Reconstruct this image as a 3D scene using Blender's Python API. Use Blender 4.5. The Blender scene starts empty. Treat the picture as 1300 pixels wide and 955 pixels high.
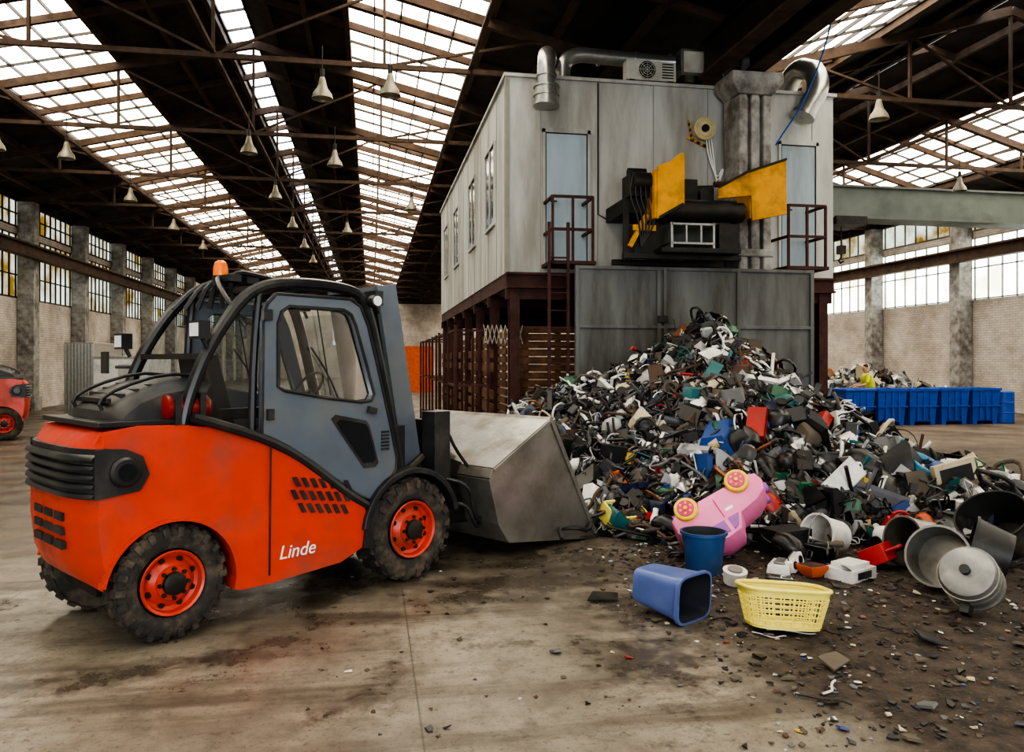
import bpy,bmesh,math,random
from mathutils import Vector as V, Matrix as MX, Euler, noise
random.seed(7)
sc=bpy.context.scene
R=math.radians
def S(r,g,b):
    f=lambda c:(c/255/12.92) if c/255<=.04045 else ((c/255+.055)/1.055)**2.4
    return (f(r),f(g),f(b),1)
# ------------------------------------------------------------ materials
def pm(name,c,ro=.5,me=0,var=.3,scl=6,bump=0.,dc=None,df=.6,streak=False,bs=None,dth=.5):
    m=bpy.data.materials.new(name); m.use_nodes=True; nt=m.node_tree; N=nt.nodes; L=nt.links
    b=N['Principled BSDF']; b.inputs['Metallic'].default_value=me; b.inputs['Roughness'].default_value=ro
    tc=N.new('ShaderNodeTexCoord'); mp=N.new('ShaderNodeMapping'); L.new(tc.outputs['Object'],mp.inputs[0])
    if streak: mp.inputs['Scale'].default_value=(1,1,.18)
    n=N.new('ShaderNodeTexNoise'); n.inputs['Scale'].default_value=scl; n.inputs['Detail'].default_value=6; L.new(mp.outputs[0],n.inputs[0])
    r=N.new('ShaderNodeValToRGB'); r.color_ramp.elements[0].position=.3; r.color_ramp.elements[1].position=.65
    r.color_ramp.elements[0].color=(c[0]*(1-var),c[1]*(1-var),c[2]*(1-var),1); r.color_ramp.elements[1].color=(c[0],c[1],c[2],1)
    L.new(n.outputs[0],r.inputs[0]); out=r.outputs[0]
    if dc:
        n2=N.new('ShaderNodeTexNoise'); n2.inputs['Scale'].default_value=scl*.45; n2.inputs['Detail'].default_value=9; n2.inputs['Roughness'].default_value=.65
        L.new(mp.outputs[0],n2.inputs[0])
        r2=N.new('ShaderNodeValToRGB'); r2.color_ramp.elements[0].position=dth; r2.color_ramp.elements[1].position=dth+.18
        r2.color_ramp.elements[0].color=(0,0,0,1); r2.color_ramp.elements[1].color=(df,df,df,1); L.new(n2.outputs[0],r2.inputs[0])
        mx=N.new('ShaderNodeMixRGB'); L.new(r2.outputs[0],mx.inputs[0]); L.new(out,mx.inputs[1]); mx.inputs[2].default_value=dc; out=mx.outputs[0]
        mr=N.new('ShaderNodeMath'); mr.operation='MULTIPLY_ADD'; mr.inputs[1].default_value=.35; mr.inputs[2].default_value=ro; L.new(r2.outputs[0],mr.inputs[0]); L.new(mr.outputs[0],b.inputs['Roughness'])
    L.new(out,b.inputs['Base Color'])
    if bump:
        n3=N.new('ShaderNodeTexNoise'); n3.inputs['Scale'].default_value=bs or scl*4; n3.inputs['Detail'].default_value=6; L.new(tc.outputs['Object'],n3.inputs[0])
        bp=N.new('ShaderNodeBump'); bp.inputs['Strength'].default_value=bump; bp.inputs['Distance'].default_value=.03
        L.new(n3.outputs[0],bp.inputs['Height']); L.new(bp.outputs[0],b.inputs['Normal'])
    return m
def emis(name,c,st,var=.35,scl=.8):
    m=bpy.data.materials.new(name); m.use_nodes=True; nt=m.node_tree; N=nt.nodes; L=nt.links
    N.remove(N['Principled BSDF']); e=N.new('ShaderNodeEmission'); e.inputs[1].default_value=st
    tc=N.new('ShaderNodeTexCoord'); n=N.new('ShaderNodeTexNoise'); n.inputs['Scale'].default_value=scl; n.inputs['Detail'].default_value=5; L.new(tc.outputs['Object'],n.inputs[0])
    r=N.new('ShaderNodeValToRGB'); r.color_ramp.elements[0].position=.35; r.color_ramp.elements[1].position=.6
    r.color_ramp.elements[0].color=(c[0]*(1-var),c[1]*(1-var*1.2),c[2]*(1-var*1.5),1); r.color_ramp.elements[1].color=(c[0],c[1],c[2],1)
    L.new(n.outputs[0],r.inputs[0]); L.new(r.outputs[0],e.inputs[0]); L.new(e.outputs[0],N['Material Output'].inputs[0]); return m
def glassmat(name,tint,fac=.25,ro=.05):
    m=bpy.data.materials.new(name); m.use_nodes=True; nt=m.node_tree; N=nt.nodes; L=nt.links
    N.remove(N['Principled BSDF']); t=N.new('ShaderNodeBsdfTransparent'); t.inputs[0].default_value=tint
    g=N.new('ShaderNodeBsdfGlossy'); g.inputs['Roughness'].default_value=ro; mx=N.new('ShaderNodeMixShader')
    fr=N.new('ShaderNodeLayerWeight'); fr.inputs[0].default_value=fac; L.new(fr.outputs['Fresnel'],mx.inputs[0])
    L.new(t.outputs[0],mx.inputs[1]); L.new(g.outputs[0],mx.inputs[2]); L.new(mx.outputs[0],N['Material Output'].inputs[0]); return m

dust=S(116,104,90)
RED=pm('red_paint',S(198,62,42),.34,0,.14,4,.03,S(118,72,58),.65,dth=.48)
BLK=pm('black_plastic',S(38,38,40),.45,0,.3,8,.05,S(84,78,70),.45)
FRM=pm('black_frame',S(32,33,36),.35,0,.3,8,0,S(80,76,70),.3)
GRY=pm('blue_grey_paint',S(90,99,110),.3,0,.14,4,0,S(110,107,100),.45)
RUB=pm('rubber',S(50,47,44),.8,0,.3,14,.2,S(108,95,80),.7,dth=.46)
STL=pm('worn_steel',S(146,143,137),.34,.65,.35,4,.1,S(92,81,68),.65,dth=.46)
STD=pm('dark_steel',S(54,52,50),.5,.6,.4,7,.1,S(84,70,56),.4)
GLS=glassmat('cab_glass',(.70,.75,.77,1),.42)
DGL=pm('dark_glass',S(28,32,36),.12,0,.2,3)
LMP=pm('lamp_lens',S(225,228,230),.15,.1,.1,10)
ORG=pm('orange_lens',S(240,120,15),.25,0,.1,10)
WHT=pm('white_paint',S(235,235,232),.4,0,.1,10)
RUST=pm('rust_red_steel',S(78,42,36),.65,.2,.4,6,.1,S(46,32,27),.6)
TRU=pm('truss_brown',S(80,60,46),.7,.2,.4,4,.05,S(42,33,26),.6)
ROOF=pm('roof_boards',S(56,46,38),.85,0,.5,2,.1,S(24,20,16),.7)
CABW=pm('cabin_panel',S(186,187,183),.6,0,.25,2.2,.06,S(116,109,97),.65,streak=True,dth=.46)
DOORM=pm('door_paint',S(152,168,178),.5,0,.15,3,0,S(116,118,114),.6,streak=True)
CONC=pm('concrete_rough',S(166,163,158),.9,0,.45,5,.7,S(84,79,74),.75,bs=12,dth=.46)
WALLST=pm('bunker_steel',S(110,111,110),.55,.3,.3,2.5,.1,S(64,59,54),.8,streak=True,dth=.44)
YEL=pm('yellow_paint',S(222,156,24),.5,0,.2,5,.05,S(104,80,46),.7,dth=.48)
GALV=pm('galvanised_duct',S(184,184,180),.3,.85,.2,9,.05)
LAMPM=pm('enamel_lamp_grey',S(132,124,106),.4,.3,.3,9)
WOOD=pm('weathered_wood',S(120,84,58),.8,0,.5,5,.2,S(54,40,30),.6)
CRN=pm('crane_paint',S(104,110,104),.55,.1,.2,2,.03,S(78,80,74),.5)
BLUEB=pm('blue_container',S(20,74,168),.45,0,.15,5,.05,S(40,64,112),.5)
WFR=pm('window_frame_paint',S(120,124,112),.6,.1,.3,4)
# ------------------------------------------------------------ mesh builder
s_capflag=[True]
class MB:
    def __init__(s): s.v=[];s.f=[];s.mi=[];s.mats=[]
    def add(s,vs,fs,mat,X=None):
        if mat not in s.mats: s.mats.append(mat)
        k=s.mats.index(mat); o=len(s.v)
        s.v+= [tuple(X@V(p)) for p in vs] if X is not None else [tuple(p) for p in vs]
        s.f+=[tuple(i+o for i in f) for f in fs]; s.mi+=[k]*len(fs)
    def bx(s,x0,x1,y0,y1,z0,z1,mat,X=None):
        vs=[(x,y,z) for x in(x0,x1) for y in(y0,y1) for z in(z0,z1)]
        s.add(vs,[(0,1,3,2),(4,6,7,5),(0,4,5,1),(2,3,7,6),(0,2,6,4),(1,5,7,3)],mat,X)
    def beam(s,a,b,w,h,mat,up=(0,0,1)):
        a=V(a);b=V(b);d=b-a;L=d.length;x=d/L;u=V(up)
        if abs(x.dot(u))>.98:u=V((1,0,0)) 
        y=u.cross(x).normalized();z=x.cross(y)
        X=MX(((x.x,y.x,z.x,a.x),(x.y,y.y,z.y,a.y),(x.z,y.z,z.z,a.z),(0,0,0,1)))
        s.bx(0,L,-w/2,w/2,-h/2,h/2,mat,X)
    def tube(s,pts,r,mat,n=8,cap=True,closed=False,X=None):
        P=[V(p) for p in pts];m=len(P);rs=r if isinstance(r,(list,tuple)) else [r]*m
        vs=[];nx=None
        for i,p in enumerate(P):
            if closed: t=(P[(i+1)%m]-P[i-1])
            else: t=(P[min(i+1,m-1)]-P[max(i-1,0)])
            t=t.normalized() if t.length>1e-9 else V((0,0,1))
            if nx is None: nx=t.orthogonal().normalized()
            else:
                nx=(nx-t*nx.dot(t)); nx=nx.normalized() if nx.length>1e-6 else t.orthogonal().normalized()
            ny=t.cross(nx)
            for k in range(n):
                a=2*math.pi*k/n; vs.append(p+(nx*math.cos(a)+ny*math.sin(a))*rs[i])
        fs=[]
        for i in range(m if closed else m-1):
            j=(i+1)%m
            for k in range(n): fs.append((i*n+k,i*n+(k+1)%n,j*n+(k+1)%n,j*n+k))
        if cap and not closed: fs.append(tuple(range(n))[::-1]); fs.append(tuple((m-1)*n+k for k in range(n)))
        s.add(vs,fs,mat,X)
    def cyl(s,a,b,r,mat,r2=None,n=16,X=None): s.tube([a,b],[r,r if r2 is None else r2],mat,n,True,False,X)
    def loft(s,sl,mat,X=None,cap=True):
        n=len(sl[0]);vs=[p for q in sl for p in q];fs=[]
        for i in range(len(sl)-1):
            for k in range(n): fs.append((i*n+k,i*n+(k+1)%n,(i+1)*n+(k+1)%n,(i+1)*n+k))
        if cap: fs.append(tuple(range(n))[::-1]); fs.append(tuple((len(sl)-1)*n+k for k in range(n)))
        s.add(vs,fs,mat,X)
    def prism(s,pr,y0,y1,mat,X=None): s.loft([[(x,y0,z) for x,z in pr],[(x,y1,z) for x,z in pr]],mat,X)
    def lathe(s,pr,mat,n=24,X=None):
        vs=[];m=len(pr)
        for r,z in pr:
            for k in range(n):
                a=2*math.pi*k/n; vs.append((r*math.cos(a),r*math.sin(a),z))
        fs=[]
        for i in range(m-1):
            for k in range(n): fs.append((i*n+k,i*n+(k+1)%n,(i+1)*n+(k+1)%n,(i+1)*n+k))
        if s_capflag[0]:
            fs.append(tuple(range(n))[::-1]); fs.append(tuple((m-1)*n+k for k in range(n)))
        s.add(vs,fs,mat,X)
    def obj(s,name,parent=None,X=None,bevel=0,seg=2,angle=35,recalc=True):
        me=bpy.data.meshes.new(name); me.from_pydata(s.v,[],s.f)
        for m in s.mats: me.materials.append(m)
        me.polygons.foreach_set('material_index',s.mi); me.update()
        if recalc:
            bm=bmesh.new(); bm.from_mesh(me)
            if len(s.v)<20000: bmesh.ops.remove_doubles(bm,verts=bm.verts,dist=1e-5)
            bmesh.ops.recalc_face_normals(bm,faces=bm.faces); bm.to_mesh(me); bm.free()
        me.polygons.foreach_set('use_smooth',[True]*len(me.polygons)); me.set_sharp_from_angle(angle=R(angle))
        o=bpy.data.objects.new(name,me); sc.collection.objects.link(o)
        if parent: o.parent=parent
        if X is not None: o.matrix_local=X
        if bevel:
            b=o.modifiers.new('bevel','BEVEL'); b.width=bevel; b.segments=seg; b.limit_method='ANGLE'; b.angle_limit=R(40); b.harden_normals=True
        return o
def empty(name,X=None,parent=None):
    o=bpy.data.objects.new(name,None); sc.collection.objects.link(o); o.empty_display_size=.2
    if parent:o.parent=parent
    if X is not None:o.matrix_local=X
    return o
def T(x,y,z=0): return MX.Translation((x,y,z))
def RZ(a): return MX.Rotation(R(a),4,'Z')
def RX(a): return MX.Rotation(R(a),4,'X')
def RY(a): return MX.Rotation(R(a),4,'Y')
def drop(o,z=0):
    bpy.context.view_layer.update(); m=min((o.matrix_world@v.co).z for v in o.data.vertices)
    o.location.z+=z-m
def holeplate(name,outer,inners,y,th,mat,parent,bev=.006):
    cu=bpy.data.curves.new(name,'CURVE'); cu.dimensions='2D'; cu.fill_mode='BOTH'; cu.extrude=th/2; cu.bevel_depth=bev; cu.bevel_resolution=1
    for lp in [outer]+inners:
        sp=cu.splines.new('POLY'); sp.points.add(len(lp)-1); sp.use_cyclic_u=True
        for i,p in enumerate(lp): sp.points[i].co=(p[0],p[1],0,1)
    t=bpy.data.objects.new('tmp',cu); sc.collection.objects.link(t); bpy.context.view_layer.update()
    me=bpy.data.meshes.new_from_object(t.evaluated_get(bpy.context.evaluated_depsgraph_get())); bpy.data.objects.remove(t); bpy.data.curves.remove(cu)
    me.materials.clear(); me.materials.append(mat); me.transform(T(0,y,0)@RX(90)); 
    o=bpy.data.objects.new(name,me); sc.collection.objects.link(o); o.parent=parent; return o
def arc(cx,cz,r,a0,a1,n=12): return [(cx+r*math.cos(R(a0+(a1-a0)*i/n)),cz+r*math.sin(R(a0+(a1-a0)*i/n))) for i in range(n+1)]
def smoothpts(pts,it=2):
    for _ in range(it):
        q=[pts[0]]
        for a,b in zip(pts[:-1],pts[1:]):
            a=V(a);b=V(b); q+=[tuple(a*.75+b*.25),tuple(a*.25+b*.75)]
        q.append(pts[-1]); pts=q
    return pts
def copyobj(name,me,x,y,z=0,rz=0):
    o=bpy.data.objects.new(name,me);sc.collection.objects.link(o);o.location=(x,y,z);o.rotation_euler=(0,0,R(rz));return o
# ------------------------------------------------------------ camera
cam=bpy.data.cameras.new('camera'); co=bpy.data.objects.new('camera',cam); sc.collection.objects.link(co)
co.location=(0,0,1.85); co.rotation_euler=(R(90),0,R(-10.15)); cam.lens=27.7; cam.sensor_width=36; cam.shift_y=-.015; cam.clip_end=300
sc.camera=co
# ------------------------------------------------------------ hall shell
XL,XR,XM=-12.8,22.5,6.8; Y0,Y1=-14.,86.
r1,r2=(XL+XM)/2,(XM+XR)/2
def zr(x):
    if x<XM: h=XM-XL; return 8+.24*(h/2-abs(x-r1))
    return 8+.29*((XR-XM)/2-abs(x-r2))
fm=bpy.data.materials.new('dirty_concrete_floor'); fm.use_nodes=True; nt=fm.node_tree;N=nt.nodes;L=nt.links;b=N['Principled BSDF']
tc=N.new('ShaderNodeTexCoord')
def nz(s,d=8,r=.6,vec=None):
    n=N.new('ShaderNodeTexNoise'); n.inputs['Scale'].default_value=s;n.inputs['Detail'].default_value=d;n.inputs['Roughness'].default_value=r; L.new(vec or tc.outputs['Object'],n.inputs[0]);return n.outputs[0]
def ramp(i,p0,c0,p1,c1):
    r=N.new('ShaderNodeValToRGB');r.color_ramp.elements[0].position=p0;r.color_ramp.elements[1].position=p1;r.color_ramp.elements[0].color=c0;r.color_ramp.elements[1].color=c1;L.new(i,r.inputs[0]);return r.outputs[0]
def mix(f,a,c,t='MIX'):
    m=N.new('ShaderNodeMixRGB');m.blend_type=t
    for k,x in enumerate((f,a,c)):
        if isinstance(x,(float,int)): m.inputs[k].default_value=x
        elif isinstance(x,tuple): m.inputs[k].default_value=x
        else: L.new(x,m.inputs[k])
    return m.outputs[0]
def mth(op,a,c=0,cl=False):
    m=N.new('ShaderNodeMath');m.operation=op;m.use_clamp=cl
    for k,x in enumerate((a,c)):
        if isinstance(x,(float,int)): m.inputs[k].default_value=x
        else: L.new(x,m.inputs[k])
    return m.outputs[0]
Bk=(0,0,0,1);Wh=(1,1,1,1)
base=ramp(nz(.55,10,.62),.36,S(98,90,80),.62,S(154,145,131))
base=mix(ramp(nz(3.0,9,.72),.47,Bk,.66,(.7,.7,.7,1)),base,S(86,76,66))
mp=N.new('ShaderNodeMapping');mp.inputs['Rotation'].default_value=(0,0,R(36));mp.inputs['Scale'].default_value=(.22,2.4,1);L.new(tc.outputs['Object'],mp.inputs[0])
base=mix(ramp(nz(1.2,7,.62,mp.outputs[0]),.49,Bk,.62,(.72,.72,.72,1)),base,S(70,61,52))
base=mix(ramp(nz(1.1,9,.75),.55,Bk,.63,(.75,.75,.75,1)),base,S(54,47,41))
base=mix(ramp(nz(45,4,.6),.58,Bk,.66,(.65,.65,.65,1)),base,S(62,54,47))
base=mix(ramp(nz(14,6,.7),.57,Bk,.64,(.6,.6,.6,1)),base,S(66,57,50))
stn=None
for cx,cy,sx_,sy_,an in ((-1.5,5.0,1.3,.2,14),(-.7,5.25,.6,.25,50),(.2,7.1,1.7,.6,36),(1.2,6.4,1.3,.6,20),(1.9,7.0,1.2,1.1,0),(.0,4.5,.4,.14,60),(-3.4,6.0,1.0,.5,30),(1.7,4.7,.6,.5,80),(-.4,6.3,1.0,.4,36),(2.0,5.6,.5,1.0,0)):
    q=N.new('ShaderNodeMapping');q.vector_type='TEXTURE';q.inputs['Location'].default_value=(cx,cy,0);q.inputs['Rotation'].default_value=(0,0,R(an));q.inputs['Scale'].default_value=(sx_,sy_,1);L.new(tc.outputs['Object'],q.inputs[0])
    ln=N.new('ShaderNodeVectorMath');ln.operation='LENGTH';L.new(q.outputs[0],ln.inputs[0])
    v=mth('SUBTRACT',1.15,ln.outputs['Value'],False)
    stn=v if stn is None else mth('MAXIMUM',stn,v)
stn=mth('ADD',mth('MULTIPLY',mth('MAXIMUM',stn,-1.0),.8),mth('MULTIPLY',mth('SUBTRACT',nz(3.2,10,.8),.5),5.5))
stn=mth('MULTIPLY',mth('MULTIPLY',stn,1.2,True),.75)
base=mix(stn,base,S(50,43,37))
br=N.new('ShaderNodeTexBrick');br.offset=0;br.inputs['Scale'].default_value=1;br.inputs['Brick Width'].default_value=3;br.inputs['Row Height'].default_value=3;br.inputs['Mortar Size'].default_value=.006
mp2=N.new('ShaderNodeMapping');mp2.inputs['Location'].default_value=(-.25,.4,0);L.new(tc.outputs['Object'],mp2.inputs[0])
L.new(mp2.outputs[0],br.inputs[0]);base=mix(mth('MULTIPLY',br.outputs['Fac'],.6),base,S(60,52,44))
sx=N.new('ShaderNodeSeparateXYZ');L.new(tc.outputs['Object'],sx.inputs[0])
d=mth('ADD',sx.outputs[0],mth('MULTIPLY',mth('SUBTRACT',nz(1.1,8,.65),.5),2.4))
dirt=mth('MULTIPLY',mth('SUBTRACT',d,1.95),1.6,True)
d2=mth('MULTIPLY',mth('SUBTRACT',mth('ADD',sx.outputs[1],mth('MULTIPLY',mth('SUBTRACT',nz(.9,8,.6),.5),4.)),7.2),.5,True)
dirt2=mth('MULTIPLY',d2,.88)
soil=ramp(nz(5,10,.75),.38,S(38,32,28),.68,S(94,80,68))
soil=mix(ramp(nz(28,6,.7),.6,Bk,.68,(.6,.6,.6,1)),soil,S(140,128,112))
far=mth('MULTIPLY',mth('SUBTRACT',sx.outputs[1],11),.2,True)
soil2=mix(mth('MULTIPLY',far,.75),soil,ramp(nz(.6,8,.6),.4,S(82,69,58),.6,S(124,108,91)))
base=mix(dirt2,base,ramp(nz(.8,9,.65),.4,S(58,50,43),.62,S(100,88,75)))
L.new(mix(dirt,base,soil2),b.inputs['Base Color'])
L.new(mix(dirt,mix(stn,ramp(nz(1.5),.38,(.3,.3,.3,1),.62,(.6,.6,.6,1)),(.2,.2,.2,1)),(.85,.85,.85,1)),b.inputs['Roughness'])
bp=N.new('ShaderNodeBump');bp.inputs['Distance'].default_value=.03
L.new(mth('ADD',mth('MULTIPLY',dirt,.8),.1),bp.inputs['Strength']);L.new(nz(22,8,.7),bp.inputs['Height']);L.new(bp.outputs[0],b.inputs['Normal'])
m=MB();m.bx(XL-.4,XR+.4,Y0,Y1,-.2,0,fm);m.obj('floor')
def brickm(name,c1,c2,mo):
    m=bpy.data.materials.new(name);m.use_nodes=True;nt=m.node_tree;N=nt.nodes;L=nt.links;b=N['Principled BSDF'];b.inputs['Roughness'].default_value=.85
    tc=N.new('ShaderNodeTexCoord');s=N.new('ShaderNodeSeparateXYZ');c=N.new('ShaderNodeCombineXYZ');L.new(tc.outputs['Object'],s.inputs[0])
    a=N.new('ShaderNodeMath');a.operation='ADD';L.new(s.outputs[0],a.inputs[0]);L.new(s.outputs[1],a.inputs[1]);L.new(a.outputs[0],c.inputs[0]);L.new(s.outputs[2],c.inputs[1])
    br=N.new('ShaderNodeTexBrick');br.inputs['Scale'].default_value=1;br.inputs['Brick Width'].default_value=.27;br.inputs['Row Height'].default_value=.09;br.inputs['Mortar Size'].default_value=.01
    br.inputs['Color1'].default_value=c1;br.inputs['Color2'].default_value=c2;br.inputs['Mortar'].default_value=mo;L.new(c.outputs[0],br.inputs[0])
    n=N.new('ShaderNodeTexNoise');n.inputs['Scale'].default_value=.7;n.inputs['Detail'].default_value=10;n.inputs['Roughness'].default_value=.65;L.new(tc.outputs['Object'],n.inputs[0])
    r=N.new('ShaderNodeValToRGB');r.color_ramp.elements[0].position=.4;r.color_ramp.elements[1].position=.62;r.color_ramp.elements[0].color=(.5,.46,.42,1);L.new(n.outputs[0],r.inputs[0])
    x=N.new('ShaderNodeMixRGB');x.blend_type='MULTIPLY';x.inputs[0].default_value=.7;L.new(br.outputs[0],x.inputs[1]);L.new(r.outputs[0],x.inputs[2]);L.new(x.outputs[0],b.inputs['Base Color']);return m
BRK=brickm('whitewashed_brick',S(214,206,198),S(198,188,178),S(176,166,156))
GW=emis('daylit_glazing',(.94,1.,.95),3.9,.35,.9); GWL=emis('daylit_glazing_dim',(.88,.95,.84),.9,.7,.9)
SKY=emis('skylight_panel',(1.,.94,.80),6.6,.35,.9); SKW=emis('ridge_glass',(.88,.95,1.),7.0,.35,1.5)
def sidewall(side,x,g):
    o=-.3 if x<0 else 0
    m=MB();m.bx(x+o,x+o+.3,Y0,Y1,0,4.15,BRK);m.bx(x+o,x+o+.3,Y0,Y1,6.5,6.75,BRK);m.bx(x+o,x+o+.3,Y0,Y1,7.75,8.1,ROOF);m.obj('wall_'+side)
    m=MB();gx=x-.12 if x<0 else x+.12
    m.bx(gx-.01,gx+.01,Y0,Y1,4.15,6.5,g);m.bx(gx-.01,gx+.01,Y0,Y1,6.75,7.75,g if x<0 else GWL)
    m.obj('window_1' if side=='left' else 'window_2')
    m=MB();fx=x+.0;fmt=STD if x<0 else WFR
    y=Y0
    while y<Y1:
        m.bx(fx-.03,fx+.03,y-.015,y+.015,4.15,6.5,fmt); m.bx(fx-.03,fx+.03,y-.015,y+.015,6.75,7.75,fmt); y+=.53 if x<0 else .66
    for z in ((4.18,5.0,5.75,6.47,6.78,7.25,7.72) if x<0 else (4.18,5.35,6.47,6.78,7.72)): m.bx(fx-.04,fx+.04,Y0,Y1,z-.02,z+.02,fmt)
    m.obj('trim_1' if side=='left' else 'trim_2')
sidewall('left',XL,GWL); sidewall('right',XR,GW)
m=MB();m.bx(XL,XR,Y1,Y1+.3,0,8,BRK)
for a,c,rr in ((XL,XM,r1),(XM,XR,r2)): m.loft([[(a,Y1,8),(c,Y1,8),(rr,Y1,zr(rr))],[(a,Y1+.3,8),(c,Y1+.3,8),(rr,Y1+.3,zr(rr))]],ROOF)
m.obj('wall_back')
m=MB();m.bx(-4,3,Y1-.05,Y1-.02,3.5,6.5,GWL);m.obj('window_3')
m=MB();m.bx(XL,-9,Y0-.3,Y0,0,8,BRK);m.bx(XR-4,XR,Y0-.3,Y0,0,8,BRK);m.bx(-9,XR-4,Y0-.3,Y0,6.8,8,BRK)
for a,c,rr in ((XL,XM,r1),(XM,XR,r2)): m.loft([[(a,Y0-.3,8),(c,Y0-.3,8),(rr,Y0-.3,zr(rr))],[(a,Y0,8),(c,Y0,8),(rr,Y0,zr(rr))]],ROOF)
m.obj('wall_front')
bands=[(XL,-9.2,0),(-9.2,-6.3,1),(-6.3,-3.6,0),(-3.6,r1,2),(r1,-2.6,0),(-2.6,-.5,0),(-.5,2.4,1),(2.4,XM,0),(XM,8.2,0),(8.2,11.2,1),(11.2,13.9,0),(13.9,r2,2),(r2,17.7,0),(17.7,20.9,1),(20.9,XR,0)]
m=MB();g=MB();w=MB();bar=MB()
for a,c,k in bands:
    za,zc=zr(a),zr(c)
    if k==0: m.loft([[(a,Y0,za),(c,Y0,zc),(c,Y0,zc+.15),(a,Y0,za+.15)],[(a,Y1,za),(c,Y1,zc),(c,Y1,zc+.15),(a,Y1,za+.15)]],ROOF)
    else:
        (g if k==1 else w).add([(a,Y0,za+.08),(c,Y0,zc+.08),(c,Y1,zc+.08),(a,Y1,za+.08)],[(0,1,2,3)],SKY if k==1 else SKW)
        n=5 if k==1 else 1
        for i in range(n+1):
            x=a+(c-a)*i/n; bar.bx(x-.015,x+.015,Y0,Y1,zr(x)-.02,zr(x)+.06,STD)
        y=Y0;q=0
        while y<Y1:
            bar.beam((a,y,za+.02),(c,y,zc+.02),.04 if q%5 else .16,.06 if q%5 else .14,TRU if q%5==0 else STD); y+=1.06;q+=1
m.obj('ceiling');g.obj('window_4',recalc=False);w.obj('window_5',recalc=False);bar.obj('trim_3')
m=MB()
for x in [-12,-10.6,-9.25,-6.25,-4.9,-3.7,-2.4,-1.5,-.55,2.45,3.8,5.2,8.1,11.3,12.6,13.8,15.4,16.6,17.6,21]:
    m.bx(x-.06,x+.06,Y0,Y1,zr(x)-.2,zr(x)-.02,TRU)
for x in (-8,-3,2,14.6): m.bx(x-.04,x+.04,Y0,Y1,7.78,7.86,TRU)
m.obj('trim_4')
m=MB()
for a,c in ((XL,XM),(XM,XR)):
    md=(a+c)/2;zt=zr(md)-.3
    m.beam((a,0,7.72),(md,0,zt),.14,.2,TRU);m.beam((md,0,zt),(c,0,7.72),.14,.2,TRU)
    m.beam((a,0,7.75),(c,0,7.75),.08,.1,TRU)
    k=6
    for i in range(1,k):
        x=a+(c-a)*i/k; m.beam((x,0,7.75),(x,0,zr(x)-.3),.06,.06,TRU)
    for i in range(1,k//2):
        x=a+(c-a)*i/k;x2=a+(c-a)*(i+1)/k; m.beam((x,0,zr(x)-.3),(x2,0,7.75),.05,.05,TRU)
        x=c-(c-a)*i/k;x2=c-(c-a)*(i+1)/k; m.beam((x,0,zr(x)-.3),(x2,0,7.75),.05,.05,TRU)
tme=None
for i in range(18):
    y=-10.5+5.3*i
    if tme is None: o=m.obj('roof_truss',X=T(0,y));tme=o.data
    else: copyobj('roof_truss',tme,0,y)
m=MB()
for i in range(18):
    y=-7.85+5.3*i
    for a,c in ((XL,XM),(XM,XR)):
        md=(a+c)/2;m.beam((a,y,zr(a)-.12),(md,y,zr(md)-.12),.1,.16,TRU);m.beam((md,y,zr(md)-.12),(c,y,zr(c)-.12),.1,.16,TRU)
m.obj('trim_5')
m=MB();m.bx(-.28,.28,-.25,.25,0,7.7,CONC);m.bx(-.34,.34,-.32,.32,0,.5,CONC);cme=None
for i in range(18):
    for x in (XL+.3,XR-.32):
        y=-10.5+5.3*i
        if cme is None: o=m.obj('concrete_pillar',X=T(x,y),bevel=.02);cme=o.data
        else: copyobj('concrete_pillar',cme,x,y)
m=MB()
for x in (XL+.8,XR-.82): m.bx(x-.15,x+.15,Y0,Y1,5.95,6.02,TRU);m.bx(x-.03,x+.03,Y0,Y1,5.6,5.95,TRU);m.bx(x-.15,x+.15,Y0,Y1,5.53,5.6,TRU)
m.bx(8.95,9.25,18,60,5.75,6.05,TRU)
for y in (22.5,30,38,46,54): m.bx(8.98,9.22,y-.12,y+.12,0,5.75,TRU)
m.obj('crane_runway_beam')
m=MB();m.bx(8.95,21.8,21.2,21.25,6.1,7.0,CRN);m.bx(8.95,21.8,21.85,21.9,6.1,7.0,CRN);m.bx(8.95,21.8,21.1,22,6.98,7.04,CRN);m.bx(8.95,21.8,21.1,22,6.06,6.12,CRN)
m.bx(21.5,21.9,20.3,22.8,6.05,6.4,CRN);m.bx(8.9,9.3,20.3,22.8,6.05,6.4,CRN)
m.bx(13.4,14.4,21.0,22.1,5.85,6.1,STD);m.cyl((13.9,21.55,6),(13.9,21.55,5.2),.02,STD);m.bx(13.8,14.0,21.45,21.65,5.05,5.3,STD)
m.tube([(13.9,21.55,5.05),(13.9,21.55,4.95),(13.82,21.55,4.86),(13.88,21.55,4.78),(13.98,21.55,4.84)],.03,STD)
m.obj('bridge_crane')
m=MB();
for x in (6.05,6.75): m.bx(x-.03,x+.03,Y0,13.6,7.05,7.6,STD);m.bx(x-.16,x+.16,Y0,13.6,7.0,7.05,TRU);m.bx(x-.16,x+.16,Y0,13.6,7.6,7.64,STD)
y=-13
while y<13.4: m.beam((6.05,y,7.3),(6.75,y+.9,7.3),.06,.06,TRU);y+=1.2
m.obj('roof_girder')
m=MB()
for k,(a,c) in enumerate(((6.44,6.60),(6.67,6.83),(6.90,7.06))): m.bx(a,c,13.06,13.6,0,6.6,CONC)
m.bx(6.44,7.06,13.18,13.6,0,6.6,CONC)
for z in (1.6,3.7): m.bx(6.40,7.10,13.03,13.62,z,z+.14,CONC)
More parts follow.
